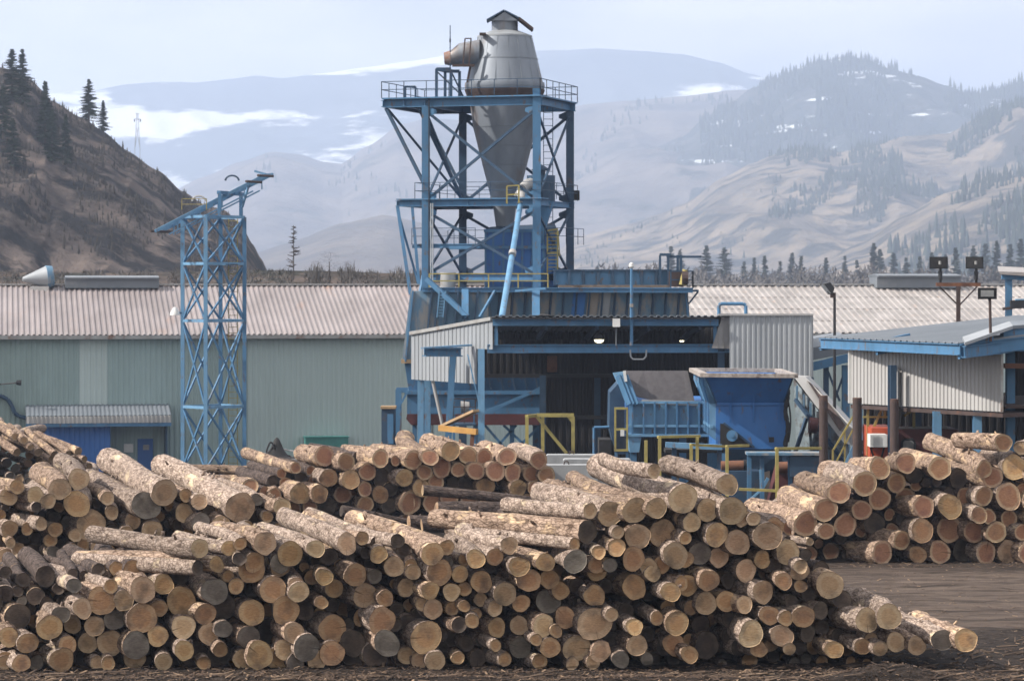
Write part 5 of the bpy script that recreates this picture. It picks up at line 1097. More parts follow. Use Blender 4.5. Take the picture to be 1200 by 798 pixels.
obj('tower_frame', pm, M['grey_metal'], py_); obj('insulators', MB().tube(P(157.5, 140, 1500), P(157.5, 143, 1500), .3).tube(P(164.5, 140, 1500), P(164.5, 143, 1500), .3).beam(P(157.5,140,1500),P(164.5,140,1500),.3), M['black'], py_)
# ---------------------------------------------------------------- logs
def bark_mat(name, lo, hi, peel, peel_t):
    m = bpy.data.materials.new(name); m.use_nodes = True; N = m.node_tree.nodes; K = m.node_tree.links.new
    b = N['Principled BSDF']; b.inputs['Roughness'].default_value = .95; b.inputs['Specular IOR Level'].default_value = .1
    t = N.new('ShaderNodeTexCoord'); oi = N.new('ShaderNodeObjectInfo')
    ofs = N.new('ShaderNodeVectorMath'); ofs.operation = 'SCALE'; ofs.inputs[0].default_value = (37, 51, 23); K(oi.outputs['Random'], ofs.inputs['Scale'])
    ad = N.new('ShaderNodeVectorMath'); ad.operation = 'ADD'; K(t.outputs['Object'], ad.inputs[0]); K(ofs.outputs[0], ad.inputs[1])
    def ns(sc, st, det=8, ro=.65):
        mp_ = N.new('ShaderNodeMapping'); mp_.inputs['Scale'].default_value = st; K(ad.outputs[0], mp_.inputs[0])
        n = N.new('ShaderNodeTexNoise'); n.inputs['Scale'].default_value = sc; n.inputs['Detail'].default_value = det; n.inputs['Roughness'].default_value = ro; K(mp_.outputs[0], n.inputs['Vector']); return n.outputs[0]
    r = N.new('ShaderNodeValToRGB'); e = r.color_ramp.elements; e[0].position = .36; e[1].position = .60; e[0].color = (*lo, 1); e[1].color = (*hi, 1)
    nb = ns(9, (1, .38, 1)); K(nb, r.inputs[0])
    vo = N.new('ShaderNodeTexVoronoi'); vo.inputs['Scale'].default_value = 14; vo.feature = 'DISTANCE_TO_EDGE'
    mpv = N.new('ShaderNodeMapping'); mpv.inputs['Scale'].default_value = (1, .4, 1); K(ad.outputs[0], mpv.inputs[0]); K(mpv.outputs[0], vo.inputs['Vector'])
    rv = N.new('ShaderNodeValToRGB'); rv.color_ramp.elements[0].position = 0; rv.color_ramp.elements[1].position = .13; rv.color_ramp.elements[0].color = (.38,.33,.30,1); K(vo.outputs[0], rv.inputs[0])
    x0 = N.new('ShaderNodeMix'); x0.data_type = 'RGBA'; x0.blend_type = 'MULTIPLY'; x0.inputs[0].default_value = .8; K(r.outputs[0], x0.inputs[6]); K(rv.outputs[0], x0.inputs[7])
    pn = ns(2.6, (1, .30, 1), 10, .7); pr_ = N.new('ShaderNodeValToRGB'); pr_.color_ramp.elements[0].position = peel_t; pr_.color_ramp.elements[1].position = peel_t+.04; K(pn, pr_.inputs[0])
    pc = N.new('ShaderNodeValToRGB'); pc.color_ramp.elements[0].position = .4; pc.color_ramp.elements[1].position = .6; pc.color_ramp.elements[0].color = (*[c*.72 for c in peel], 1); pc.color_ramp.elements[1].color = (*peel, 1); K(ns(6, (1, .2, 1)), pc.inputs[0])
    x = N.new('ShaderNodeMix'); x.data_type = 'RGBA'; K(pr_.outputs[0], x.inputs[0]); K(x0.outputs[2], x.inputs[6]); K(pc.outputs[0], x.inputs[7])
    mr = N.new('ShaderNodeMapRange'); mr.inputs[3].default_value = .72; mr.inputs[4].default_value = 1.25; K(oi.outputs['Random'], mr.inputs[0])
    hs = N.new('ShaderNodeHueSaturation'); K(mr.outputs[0], hs.inputs['Value']); K(x.outputs[2], hs.inputs['Color']); K(hs.outputs[0], b.inputs['Base Color'])
    bb = N.new('ShaderNodeBump'); bb.inputs['Distance'].default_value = .035; bb.inputs['Strength'].default_value = 1
    sm_ = N.new('ShaderNodeMath'); sm_.operation = 'SUBTRACT'; K(nb, sm_.inputs[0])
    m2 = N.new('ShaderNodeMath'); m2.operation = 'MULTIPLY'; m2.inputs[1].default_value = .45; K(pr_.outputs[0], m2.inputs[0]); K(m2.outputs[0], sm_.inputs[1])
    a3 = N.new('ShaderNodeMath'); a3.operation = 'MULTIPLY_ADD'; a3.inputs[1].default_value = .5; K(rv.outputs[0], a3.inputs[0]); K(sm_.outputs[0], a3.inputs[2])
    K(a3.outputs[0], bb.inputs['Height']); K(bb.outputs[0], b.inputs['Normal'])
    return m
def end_mat(name, heart, sap, dirt, dirt_t=.58, hr=.6):
    m = bpy.data.materials.new(name); m.use_nodes = True; N = m.node_tree.nodes; K = m.node_tree.links.new
    b = N['Principled BSDF']; b.inputs['Roughness'].default_value = .85; b.inputs['Specular IOR Level'].default_value = .15
    t = N.new('ShaderNodeTexCoord'); oi = N.new('ShaderNodeObjectInfo'); at = N.new('ShaderNodeAttribute'); at.attribute_name = 'rad'
    ofs = N.new('ShaderNodeVectorMath'); ofs.operation = 'SCALE'; ofs.inputs[0].default_value = (37, 51, 23); K(oi.outputs['Random'], ofs.inputs['Scale'])
    ad = N.new('ShaderNodeVectorMath'); ad.operation = 'ADD'; K(t.outputs['Object'], ad.inputs[0]); K(ofs.outputs[0], ad.inputs[1])
    def ns(sc, det=6, st=(1,1,1)):
        mp_ = N.new('ShaderNodeMapping'); mp_.inputs['Scale'].default_value = st; K(ad.outputs[0], mp_.inputs[0])
        n = N.new('ShaderNodeTexNoise'); n.inputs['Scale'].default_value = sc; n.inputs['Detail'].default_value = det; K(mp_.outputs[0], n.inputs['Vector']); return n.outputs[0]
    def mth(op, a, b_=None, c=None):
        n = N.new('ShaderNodeMath'); n.operation = op
        for i, v in enumerate((a, b_, c)):
            if v is None: continue
            if isinstance(v, (int, float)): n.inputs[i].default_value = v
            else: K(v, n.inputs[i])
        return n.outputs[0]
    def mix(f, a, b_, bt='MIX'):
        x = N.new('ShaderNodeMix'); x.data_type = 'RGBA'; x.blend_type = bt
        if isinstance(f, float): x.inputs[0].default_value = f
        else: K(f, x.inputs[0])
        for s, v in ((6, a), (7, b_)):
            if isinstance(v, tuple): x.inputs[s].default_value = (*v, 1)
            else: K(v, x.inputs[s])
        return x.outputs[2]
    rw = mth('ADD', at.outputs['Fac'], mth('MULTIPLY', mth('SUBTRACT', ns(5), .5), .22))
    r = N.new('ShaderNodeValToRGB'); r.color_ramp.elements[0].position = hr-.03; r.color_ramp.elements[1].position = hr+.10; r.color_ramp.elements[0].color = (*heart, 1); r.color_ramp.elements[1].color = (*sap, 1); K(rw, r.inputs[0])
    rings = mth('SINE', mth('MULTIPLY', rw, 75.0)); c = mix(mth('MULTIPLY_ADD', rings, .10, .10), r.outputs[0], tuple(x*.45 for x in heart))
    rr = N.new('ShaderNodeValToRGB'); rr.color_ramp.elements[0].position = dirt_t-.08; rr.color_ramp.elements[1].position = dirt_t+.14; K(ns(3.2, 8), rr.inputs[0])
    c = mix(rr.outputs[0], c, dirt)
    # drying cracks that radiate from the heart
    sx = N.new('ShaderNodeSeparateXYZ'); K(t.outputs['Object'], sx.inputs[0]); an = mth('ARCTAN2', sx.outputs[2], sx.outputs[0])
    cv = N.new('ShaderNodeCombineXYZ'); K(mth('SINE', an), cv.inputs[0]); K(mth('COSINE', an), cv.inputs[1]); K(mth('MULTIPLY', oi.outputs['Random'], 60.0), cv.inputs[2])
    cn = N.new('ShaderNodeTexNoise'); cn.inputs['Scale'].default_value = 3.4; cn.inputs['Detail'].default_value = 3; K(cv.outputs[0], cn.inputs['Vector'])
    ck = N.new('ShaderNodeValToRGB'); ck.color_ramp.elements[0].position = .685; ck.color_ramp.elements[1].position = .71; K(cn.outputs[0], ck.inputs[0])
    c = mix(mth('MULTIPLY', ck.outputs[0], .75), c, tuple(x*.25 for x in heart))
    fine = N.new('ShaderNodeValToRGB'); fine.color_ramp.elements[0].color = (.72,.70,.68,1); fine.color_ramp.elements[1].color = (1.1,1.1,1.1,1); fine.color_ramp.elements[0].position = .3; fine.color_ramp.elements[1].position = .7; K(ns(17, 5, (1, 1, 2.5)), fine.inputs[0])
    c = mix(.8, c, fine.outputs[0], 'MULTIPLY')
    mr = N.new('ShaderNodeMapRange'); mr.inputs[3].default_value = .70; mr.inputs[4].default_value = 1.22; K(oi.outputs['Random'], mr.inputs[0])
    mh = N.new('ShaderNodeMapRange'); mh.inputs[3].default_value = .486; mh.inputs[4].default_value = .504; rnd2 = mth('FRACT', mth('MULTIPLY', oi.outputs['Random'], 7.13)); K(rnd2, mh.inputs[0])
    hs = N.new('ShaderNodeHueSaturation'); K(mr.outputs[0], hs.inputs['Value']); K(mh.outputs[0], hs.inputs['Hue']); K(c, hs.inputs['Color']); K(hs.outputs[0], b.inputs['Base Color'])
    bb = N.new('ShaderNodeBump'); bb.inputs['Distance'].default_value = .01; K(ns(14, 5, (1,1,3)), bb.inputs['Height']); K(bb.outputs[0], b.inputs['Normal'])
    return m
BK = {'a': bark_mat('grey_flaky_bark', (.135,.10,.08), (.42,.335,.28), (.58,.46,.33), .58),
      'b': bark_mat('pinkish_rough_bark', (.11,.075,.055), (.38,.28,.215), (.58,.42,.28), .54),
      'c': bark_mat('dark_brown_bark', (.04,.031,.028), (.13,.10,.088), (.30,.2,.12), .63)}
EM = {'t': end_mat('tan_cut_wood', (.44,.30,.175), (.51,.38,.245), (.20,.15,.10), .57),
      'o': end_mat('orange_cut_wood', (.41,.25,.125), (.46,.32,.18), (.19,.13,.085), .57),
      'g': end_mat('grey_weathered_cut', (.17,.145,.12), (.21,.185,.155), (.10,.085,.07), .5),
      'd': end_mat('shade_darkened_cut', (.095,.072,.057), (.12,.095,.075), (.045,.037,.032), .5),  # dark tone puts the shade of gaps and recessed ends into the colour
      'r': end_mat('reddish_cut_wood', (.36,.20,.115), (.50,.37,.24), (.22,.12,.085), .60, .74)}
def log_geo(r, Lg, q, taper=0.0, n=20, m=16):
    """barrel and both end discs along local +Y, front end at y=0"""
    ph = [q.uniform(0, 6.28) for _ in range(4)]; am = [q.uniform(0, .085), q.uniform(0, .05), q.uniform(0, .03)]
    sd = q.uniform(0, 900); bend = q.uniform(-.036, .036)*Lg; bend2 = q.uniform(-.014, .014)*Lg
    def shape(a): return 1+am[0]*math.cos(2*a+ph[0])+am[1]*math.cos(3*a+ph[1])+am[2]*math.cos(5*a+ph[2])
    knots = [(q.uniform(.05,.95), q.uniform(0, 6.28), q.uniform(.05,.16)) for _ in range(q.randint(2, 7))]
    bar = MB(); rims = []; tx = q.uniform(-.13, .13); tz = q.uniform(-.10, .10)
    for j in range(m+1):
        t = j/m; y = t*Lg; k = 1+taper*t; cx = bend*math.sin(math.pi*t)+bend2*math.sin(2*math.pi*t); cz = bend2*math.sin(math.pi*t)
        ring = []
        for i in range(n):
            a = 2*math.pi*i/n; rr = r*k*shape(a)
            rn = 1+.06*noise.noise(Vector((math.cos(a)*2.2, math.sin(a)*2.2, y*1.6+sd)))+.035*noise.noise(Vector((math.cos(a)*6, math.sin(a)*6, y*5+sd)))
            for kt, ka, kh in knots: rn += 1.5*kh*math.exp(-(((t-kt)*Lg/(.5*r))**2))*max(0, math.cos(a-ka))**12
            yy = y
            if j == 0: yy = y+math.cos(a)*rr*rn*tx+math.sin(a)*rr*rn*tz+r*.035*noise.noise(Vector((math.cos(a)*3, math.sin(a)*3, sd)))
            ring.append(Vector((cx+math.cos(a)*rr*rn, yy, cz+math.sin(a)*rr*rn)))
        bar.v += ring; rims.append(ring)
    bar.f = [(j*n+i, j*n+(i+1) % n, (j+1)*n+(i+1) % n, (j+1)*n+i) for j in range(m) for i in range(n)]
    if n > 15:
        for _ in range(q.randint(1, 5)):          # short branch stubs
            a = q.uniform(.2, 2.9); y = q.uniform(.06, .94)*Lg; rr = r*shape(a)*(1+taper*y/Lg); c0_ = Vector((math.cos(a)*rr*.8, y, math.sin(a)*rr*.8)); sz = q.uniform(.014, .035)
            bar.tube(c0_, c0_+Vector((math.cos(a), q.uniform(-.5, .5), math.sin(a))).normalized()*(rr*.2+q.uniform(.03, .12)), sz*1.5, sz, 7)
    discs = []
    for ring, sgn, ec in ((rims[0], 1, 0), (rims[-1], -1, 1)):
        c = sum(ring, Vector())/n; d = MB(); rad = []; inset = .012*sgn
        tilt = q.uniform(-.06, .06); tl2 = q.uniform(-.05, .05)
        d.v.append(c+Vector((0, inset, 0))); rad.append(0)
        for f in (.5, .965):
            for v in ring:
                p = c+(v-c)*f; p.y = c.y+inset+(((p.x-c.x)*tx+(p.z-c.z)*tz) if sgn > 0 else 0); d.v.append(p); rad.append(f)
        d.f = [(0, 1+(i+1) % n, 1+i) for i in range(n)]+[(1+i, 1+(i+1) % n, 1+n+(i+1) % n, 1+n+i) for i in range(n)]
        if sgn < 0: d.f = [f[::-1] for f in d.f]
        # sliver joining the disc to the bark rim
        b = len(d.v); d.v += [Vector((v.x, v.y, v.z)) for v in ring]; rad += [1.0]*n
        d.f += [((1+n+i, 1+n+(i+1) % n, b+(i+1) % n, b+i) if sgn > 0 else (b+i, b+(i+1) % n, 1+n+(i+1) % n, 1+n+i)) for i in range(n)]
        discs.append((d, rad))
    return bar, discs
def mesh_of(name, mb, mt, rad=None, smooth=True):
    me = bpy.data.meshes.new(name); me.from_pydata([tuple(v) for v in mb.v], [], mb.f); me.update()
    if smooth:
        for p in me.polygons: p.use_smooth = True
    if rad:
        at = me.attributes.new('rad', 'FLOAT', 'POINT'); at.data.foreach_set('value', rad)
    me.materials.append(mt); return me
SIZE = lambda r: 'thin' if r < .15 else 'slim' if r < .19 else 'medium' if r < .235 else 'thick' if r < .29 else 'hefty'
ENDW = {'t': 'tan', 'o': 'orange', 'g': 'grey', 'd': 'dark', 'r': 'reddish'}
# every entry: tile x, tile y, radius (in sixths of a photo pixel), end colour, optional far end
T_ = []
def tile(pile, x0, y0, rows):
    for w in rows.split(';'):
        w = w.split()
        if not w: continue
        x, y, r = x0+float(w[0])/6, y0+float(w[1])/6, float(w[2])/6
        back = (x0+float(w[4])/6, y0+float(w[5])/6) if len(w) > 5 else None
        T_.append((pile, x, y, r, w[3], back))
tile('B', 0, 532, '1030 360 98 g 650 190;555 175 72 t;420 245 75 t 300 120;540 350 90 o;340 330 52 t;255 372 36 d 0 410;290 490 46 t -60 470;65 525 58 t;190 527 42 o;390 530 52 o;755 310 48 t;785 410 50 t;935 470 55 t;640 500 102 t;530 570 46 t;785 525 42 d;890 555 50 t;1070 540 72 t;745 600 40 o;830 615 36 t;355 605 48 o;585 640 48 o;510 660 35 o;680 655 45 t;620 730 42 t;485 735 42 o;380 695 48 g;260 695 72 d;150 620 55 d;75 625 35 t;130 670 45 t;50 725 62 t;155 765 45 t;255 590 45 d;765 675 42 o;900 640 42 o;1155 270 90 t 760 40;250 290 60 t -80 330;60 300 60 t -160 300;120 230 50 o -160 215')
tile('B', 200, 532, '490 375 105 t -60 80;95 415 65 t;200 335 55 t;105 290 45 o;210 480 65 g;350 495 60 t;440 500 35 d;535 515 48 o;605 320 42 g;780 365 55 t 650 380;680 440 40 o;60 500 50 d;270 400 45 d;590 450 50 d')
tile('A', 200, 532, '205 660 67 t -250 720;410 660 55 o 110 590;490 630 45 o;665 625 80 t 390 555;840 700 88 o;1020 665 62 t 640 520;485 735 48 d 400 745;325 775 60 o -420 740;190 800 50 d -520 750;590 760 70 o;765 770 65 g;1110 720 60 d;1240 630 72 t 800 440')
tile('B', 0, 665, '230 40 52 t;340 40 45 d;150 60 50 d;80 20 50 o;30 90 60 d')
tile('A', 0, 665, '520 125 52 g 350 120;580 285 68 t 460 240;715 235 98 o;780 130 50 o 400 30;870 230 70 t;1005 155 92 t 700 60;1150 115 70 o;1120 285 58 o;995 355 105 o;805 365 72 g;665 410 70 t;510 400 62 t;350 420 88 o;125 345 90 d;60 485 68 o;195 530 72 o;290 580 55 d;475 545 65 o;615 530 68 t;775 530 90 t;955 545 95 g;1110 480 72 o;35 610 50 d;150 670 62 o;30 720 50 t;255 705 52 g;435 705 85 o;585 665 55 d;675 630 45 d;685 725 50 t;790 690 52 d;950 700 75 t;600 790 60 d;760 790 50 o;40 790 60 o;250 790 55 d;870 785 60 d;1020 770 50 d;1130 780 60 d;-60 250 80 d;-50 190 60 d;30 180 60 d;250 200 60 d;430 330 60 g')
tile('A', 200, 665, '405 60 42 o;460 130 55 o;570 20 90 o;770 0 65 t;75 235 100 o;245 325 72 o;310 165 92 g;375 275 85 d;90 415 82 t;270 465 75 t;370 430 62 g;-50 660 60 t;95 580 68 o;170 620 90 d;350 575 52 o;420 575 55 d;340 690 80 d;235 760 50 o;510 725 70 t;550 490 82 g;700 445 85 d;570 315 90 o;720 155 92 o;885 130 60 t;900 170 72 t;810 300 98 o;940 300 70 d;865 455 70 t;800 575 70 t;955 560 92 g;625 615 95 o;750 710 78 o;880 690 62 g;1030 720 72 t;1135 600 88 o;1140 430 100 o;1060 245 45 o;1140 265 50 d;1080 65 58 o 950 20;1150 145 65 o;30 760 60 d;110 750 50 d;1100 760 50 d;640 760 50 d;150 700 50 d')
tile('A', 400, 532, '148 590 48 o;255 620 50 d;262 705 60 o 170 650;395 610 50 d -220 415;440 680 55 d;370 790 70 t;640 700 78 o 80 450;740 655 55 o 430 560;870 740 48 o;945 735 65 o 770 590;740 760 50 g;490 790 50 o;1180 640 60 t 920 560;1080 720 60 o 800 590')
tile('A', 600, 532, '550 400 55 t 30 400;530 545 78 d -110 510;690 420 85 t;865 395 88 t 260 250;1015 378 72 t 430 165;440 630 42 o -100 610;610 690 48 o 480 640;735 655 62 o 620 625;745 550 45 t 640 550;235 760 65 o -50 680;445 755 80 g 250 680;50 790 70 o -80 740;885 580 88 t;1060 560 98 t;1180 580 50 t;855 735 82 o;1150 710 90 t;1180 450 50 t;595 780 60 o;690 780 50 g;960 790 60 t;1000 120 50 t 640 35;1050 780 60 o')
tile('A', 0, 0, '4803 3504 103 t 4215 3275')
tile('A', 400, 665, '100 50 80 o;235 60 52 g;505 30 55 t;690 30 90 o;835 45 58 o;455 140 62 t;625 160 62 o;775 170 62 t;865 150 50 o;985 100 75 o;980 225 48 t;1080 285 55 t;1150 185 82 t;170 195 85 t;310 215 58 o;390 290 50 d;285 370 95 o;570 255 50 t;645 290 68 t;780 285 50 o;865 270 42 o;920 375 50 o;940 330 45 o;830 400 55 d 700 370;1095 420 65 o;1180 440 50 d;595 490 110 o;470 390 60 d;320 530 92 g;85 530 90 d;460 615 62 t;550 670 58 t;660 665 70 t;80 700 75 d;240 680 90 d;435 720 55 d;820 635 45 o;770 500 55 d;880 530 55 d;1085 545 42 o;1150 645 48 o;960 650 60 d;380 400 50 d;1000 500 55 d;700 470 50 d;700 560 45 d;1040 600 50 d;550 330 50 d')
tile('A', 600, 665, '50 35 75 o;120 90 80 o;265 80 70 o;340 160 65 o;600 25 68 o;580 195 75 o;255 235 85 g;65 250 62 o;375 350 75 o;220 405 78 t;310 445 45 o;50 405 65 t;170 505 42 o;60 560 75 g;270 560 70 o;195 665 55 o;580 395 118 t;700 330 48 t;455 565 95 t;625 590 72 t;700 530 80 d;860 415 58 o 760 400;880 545 72 t;860 135 85 o;990 40 60 t;1115 170 68 o 1000 120;1190 110 50 o;1020 355 48 o 740 240;1160 390 82 o 1040 290;1140 540 80 o;1070 550 60 d;765 645 60 g;950 640 45 g;570 665 50 t;425 685 45 t;330 640 60 d;-50 640 50 o;800 300 55 d;480 250 55 d;960 470 50 d;720 90 60 d;460 130 60 d;1000 640 50 d;120 620 45 d;660 130 50 d')
tile('A', 800, 532, '315 215 75 t -100 75;175 392 78 t;350 400 95 t 90 260;420 450 60 t;500 455 48 t;65 480 65 t;240 565 82 o;385 620 88 t;600 575 98 t;650 510 65 o;740 690 85 t;20 590 42 o;120 700 80 g;255 725 70 t;20 740 60 o;560 740 60 o;830 790 50 t;480 690 50 d;650 780 55 d')
tile('A', 800, 665, '30 125 75 o;185 90 75 o;320 90 55 d;445 20 75 t;165 250 80 t;60 280 52 o;305 235 72 o;435 260 58 t;565 170 80 t;610 335 68 o;710 95 60 o 560 30;825 25 65 t;830 130 45 o;890 185 55 d;1035 120 95 t;1120 220 65 d;850 345 78 o;725 355 52 o;880 460 60 d;700 480 80 t;625 540 50 t;535 570 60 o;480 465 88 t 250 330;750 570 45 t;170 545 90 d;50 610 60 o;130 400 65 d;1090 475 48 d;1065 575 62 o;700 250 60 d;770 240 50 d;970 300 60 d;330 370 55 d;400 560 60 d;980 420 55 d;820 560 50 d;640 620 45 d;320 480 50 d')
tile('A', 1000, 633, '95 560 85 t -270 500;250 535 90 t 10 440;125 690 45 t;65 745 58 o;190 760 55 t;300 715 70 t;445 740 66 t;625 700 75 g 330 580;790 700 80 o 520 590;20 680 50 d')
tile('D', 1000, 500, '1180 150 50 t 1260 90;1135 285 88 o 1000 230;1055 112 62 r 800 205;920 300 60 r 540 105;980 355 72 r 700 300;1090 490 92 r;1190 440 45 r;1095 645 60 r;1005 740 72 r;850 735 80 r;955 630 55 r;885 620 58 r 740 580;918 488 65 r 600 400;680 560 85 o 390 430;495 560 75 r 270 600;305 395 68 r;370 255 70 r 290 250;610 290 80 r 450 240;430 340 60 d;185 290 75 r 50 285;80 400 85 r -120 330;185 505 78 r;60 585 70 r;-10 695 35 r;150 680 75 d;485 730 80 o 290 705;675 720 90 r;1190 740 60 r;1280 330 80 r;1290 520 80 r;1300 650 75 r')
tile('D', 1000, 633, '205 85 80 r -150 60;340 0 66 r 0 10;455 100 62 o;610 85 80 r;785 90 88 d;935 100 75 r;1090 90 80 t;1230 100 75 r;1380 95 75 r')
tile('D', 800, 532, '1100 268 78 r 850 180;1005 390 82 r 740 300;1145 495 80 r;1010 540 58 r;865 490 85 r 480 375;895 615 28 t 700 565;830 560 50 d;900 700 50 r')
tile('C', 280, 500, '600 205 70 r 480 190;755 245 62 r 560 270;995 222 60 r 820 200;1075 265 55 d;905 315 62 r;630 360 62 o 480 300;785 370 65 o 700 350;565 470 62 o 330 300;430 470 72 o 240 425;885 438 52 r;1010 350 68 d;1165 358 60 o;1065 440 50 d;995 477 58 o;730 475 60 r;890 545 58 r;1060 555 55 d;1180 540 60 r;500 560 52 r;620 560 65 d;385 580 55 r;300 565 62 t 170 570;400 290 40 r;200 635 40 r;80 420 55 r 0 410;250 480 50 r;820 540 50 d;1000 620 50 d')
tile('C', 460, 500, '145 235 65 r -80 190;262 215 58 r 90 80;408 170 65 o 250 110;535 205 65 r;645 212 58 r;805 210 62 r 640 155;1030 235 62 r 860 170;95 358 62 o;225 320 55 r;348 287 68 r;465 302 52 r;585 308 62 r;725 312 68 r;845 320 62 r;980 332 60 r;1085 342 60 r;205 430 62 o;308 385 55 r;530 395 68 d;655 420 62 o;885 430 58 o;1000 430 50 r;125 535 78 r;280 530 68 r;20 240 35 r;1100 420 45 r;430 400 50 d;400 500 60 r;540 510 60 r;680 520 60 r;800 440 45 d;820 520 60 r;950 530 60 r;1080 520 60 r')
DP = {'A': 56.7, 'B': 66.0, 'C': 88.0, 'D': 78.6, 'E': 104.0}
PN = {'A': 'front pile', 'B': 'left second pile', 'C': 'reddish middle pile', 'D': 'reddish right pile', 'E': 'far left pile'}
logs = []  # dicts: pile, front point, back point, radius, end kind
q = random.Random(21)
for pile, x, y, r, c, back in T_:
    d = DP[pile]; base = gz(d)
    H = PZ(y, d)-base; lean = .10*max(0, H)
    dd = d+lean+(q.uniform(-.25, .35) if c != 'd' and not back else q.uniform(.35, .9) if c == 'd' and not back else q.uniform(-.55, -.1))
    f = P(x, y, dd); R_ = r*dd/FPX*1.03
    f.z = max(f.z, base+R_*.9)
    if back:
        # far end: level logs give the depth from the row it is seen in
        rat = (y-HY)/max(8, back[1]-HY); d2 = min(dd+7.5, max(dd+.3, dd*rat)); 
        bx = PX(back[0], d2); lat = abs(bx-f.x)
        if lat < 3.0 and d2-dd < 2.5: d2 = dd+2.6
        b_ = P(back[0], back[1], d2); v = b_-f
        if v.length < 4.0 and not (abs(v.x) > 1.2*abs(v.y)): b_ = f+v.normalized()*q.uniform(4.2, 5.5)
        if v.length < 3.0: b_ = f+v.normalized()*3.4
        if b_.z < f.z-.2: b_.z = f.z-.1
    else:
        yaw = R(q.gauss(15, 2.5)); Lg = q.uniform(4.5, 6.2); b_ = f+Vector((-math.sin(yaw)*Lg, math.cos(yaw)*Lg, q.uniform(-.05, .12)))
    logs.append(dict(p=pile, f=f, b=b_, r=R_, c=c, px=(x, y, r), side=bool(back) and abs((b_-f).x) > 1.1*abs((b_-f).y)))
# logs lying across, between the front pile and the reddish one
for (x0, y0, x1, y1, r, d, c, lab) in ((495, 574, 648, 590, 6.5, 83.6, 't', 'long dark tapering log lying crosswise on top of two others before the reddish middle pile'), (511, 597, 646, 602, 9.8, 83.3, 't', 'thick dark crosswise log with an oval pale end turned left, under the tapering one'),
        (494, 615, 604, 610, 8.3, 82.2, 't', 'dark crosswise log with bright left end, resting before the thicker one'), (479, 612, 575, 612, 8.8, 82.9, 't', 'short dark crosswise log whose bright end shows furthest left before the reddish pile'),
        (400, 598, 476, 613, 7, 83.8, 'd', 'shadowed crosswise log behind the front pile, left of the bright sawn ends'), (290, 552, 222, 549, 6.2, 101.5, 'o', 'sunlit orange-barked log lying lengthwise at the foot of the lattice tower'), (292, 561, 235, 560, 4.2, 100.5, 't', 'thin peeled pale log lying below the orange-barked one by the concrete block')):
    a, b_ = P(x0, y0, d), P(x1, y1, d+.5); a.z = max(a.z, gz(d)+r*d/FPX)
    logs.append(dict(p='X', f=a, b=b_, r=r*d/FPX, c=c, px=(x0, y0, r), side=True, lab=lab, bark='c' if d < 90 else 'b'))
# far-left pile of small logs with poles sloping down its side
for (x0, y0, x1, y1, r) in ((28,516,-8,492,5),(36,524,2,508,4),(70,541,20,512,5),(64,533,32,505,5),(92,529,38,510,5.5),(60,538,0,512,4),(105,547,64,528,4.5),(88,540,50,524,4),(80,532,44,508,4),(45,530,10,500,5),(99,538,66,530,4),(20,530,-20,505,5),(18,512,-20,488,5),(74,548,40,533,4)):
    d = 103.3+q.uniform(0, .8); logs.append(dict(p='E', f=P(x0, y0, d), b=P(x1, y1, d+2.2), r=r*d/FPX, c='t', px=(x0, y0, r), side=True, bark='b'))
for i in range(260):
    x = q.uniform(-45, 112); ytop = 492+(.5*x if x > 0 else 0)+6; y = q.uniform(ytop, 612); r = q.uniform(4.2, 7.5)
    if any(l['p'] == 'E' and not l['side'] and math.hypot(l['px'][0]-x, l['px'][1]-y) < (l['px'][2]+r)*.86 for l in logs): continue
    d = 104+q.uniform(0, .5)+(610-y)*.01; f = P(x, y, d); yaw = R(q.gauss(10, 5)); logs.append(dict(p='E', f=f, b=f+Vector((-math.sin(yaw)*5, math.cos(yaw)*5, 0)), r=r*d/FPX, c=q.choice('tooddg'), px=(x, y, r), side=False))
# the logs one glimpses between and behind the ones in front
TOPS = {'A': [(-45,672),(0,672),(60,672),(110,668),(160,662),(230,650),(300,655),(350,645),(410,645),(470,650),(520,655),(560,658),(620,655),(660,625),(700,612),(760,600),(820,606),(880,620),(930,638),(960,665),(985,700),(1010,735),(1030,755)],
        'B': [(-45,595),(60,592),(110,585),(200,588),(260,600),(300,612),(330,625)], 'C': [(286,575),(340,550),(400,540),(450,535),(560,540),(648,556)],
        'D': [(900,640),(950,600),(1010,565),(1060,555),(1130,560),(1250,545)]}
def topy(p, x):
    tt = TOPS[p]
    for (a, b), (c, d) in zip(tt, tt[1:]):
        if a <= x <= c: return b+(d-b)*(x-a)/(c-a)
    return None
BOT = {'A': 784, 'B': 719, 'C': 622, 'D': 659}
fill = []
for p in 'ABCD':
    tt = TOPS[p]; front = [l for l in logs if l['p'] == p]; mine = []
    for i in range(5200):
        x = q.uniform(tt[0][0], tt[-1][0]); y = q.uniform(topy(p, x)-2, BOT[p]-5); r = q.uniform(6, 12.5)*(1 if p in 'AD' else .85)
        if y+r > BOT[p]: continue
        # leave a fill log only where its centre is not covered
        ov = min([math.hypot(l['px'][0]-x, l['px'][1]-y)/(l['px'][2]+r) for l in front]+[9])
        if ov < .80 or any(math.hypot(m[0]-x, m[1]-y) < (m[2]+r)*.93 for m in mine): continue
        mine.append((x, y, r))
    for x, y, r in mine: fill.append((p, x, y, r, .7))
    # rear layer, hexagonal, that closes the heap
    rr = 11.5 if p in 'AD' else 10; row = 0; y = BOT[p]-rr
    while y > min(t[1] for t in tt):
        x = tt[0][0]+(row % 2)*rr
        while x < tt[-1][0]:
            ty = topy(p, x)
            if ty is not None and y > ty+5: fill.append((p, x+q.uniform(-1.5,1.5), y+q.uniform(-1,1), rr*q.uniform(.85, 1.02), 1.5))
            x += rr*2
        y -= rr*1.75; row += 1
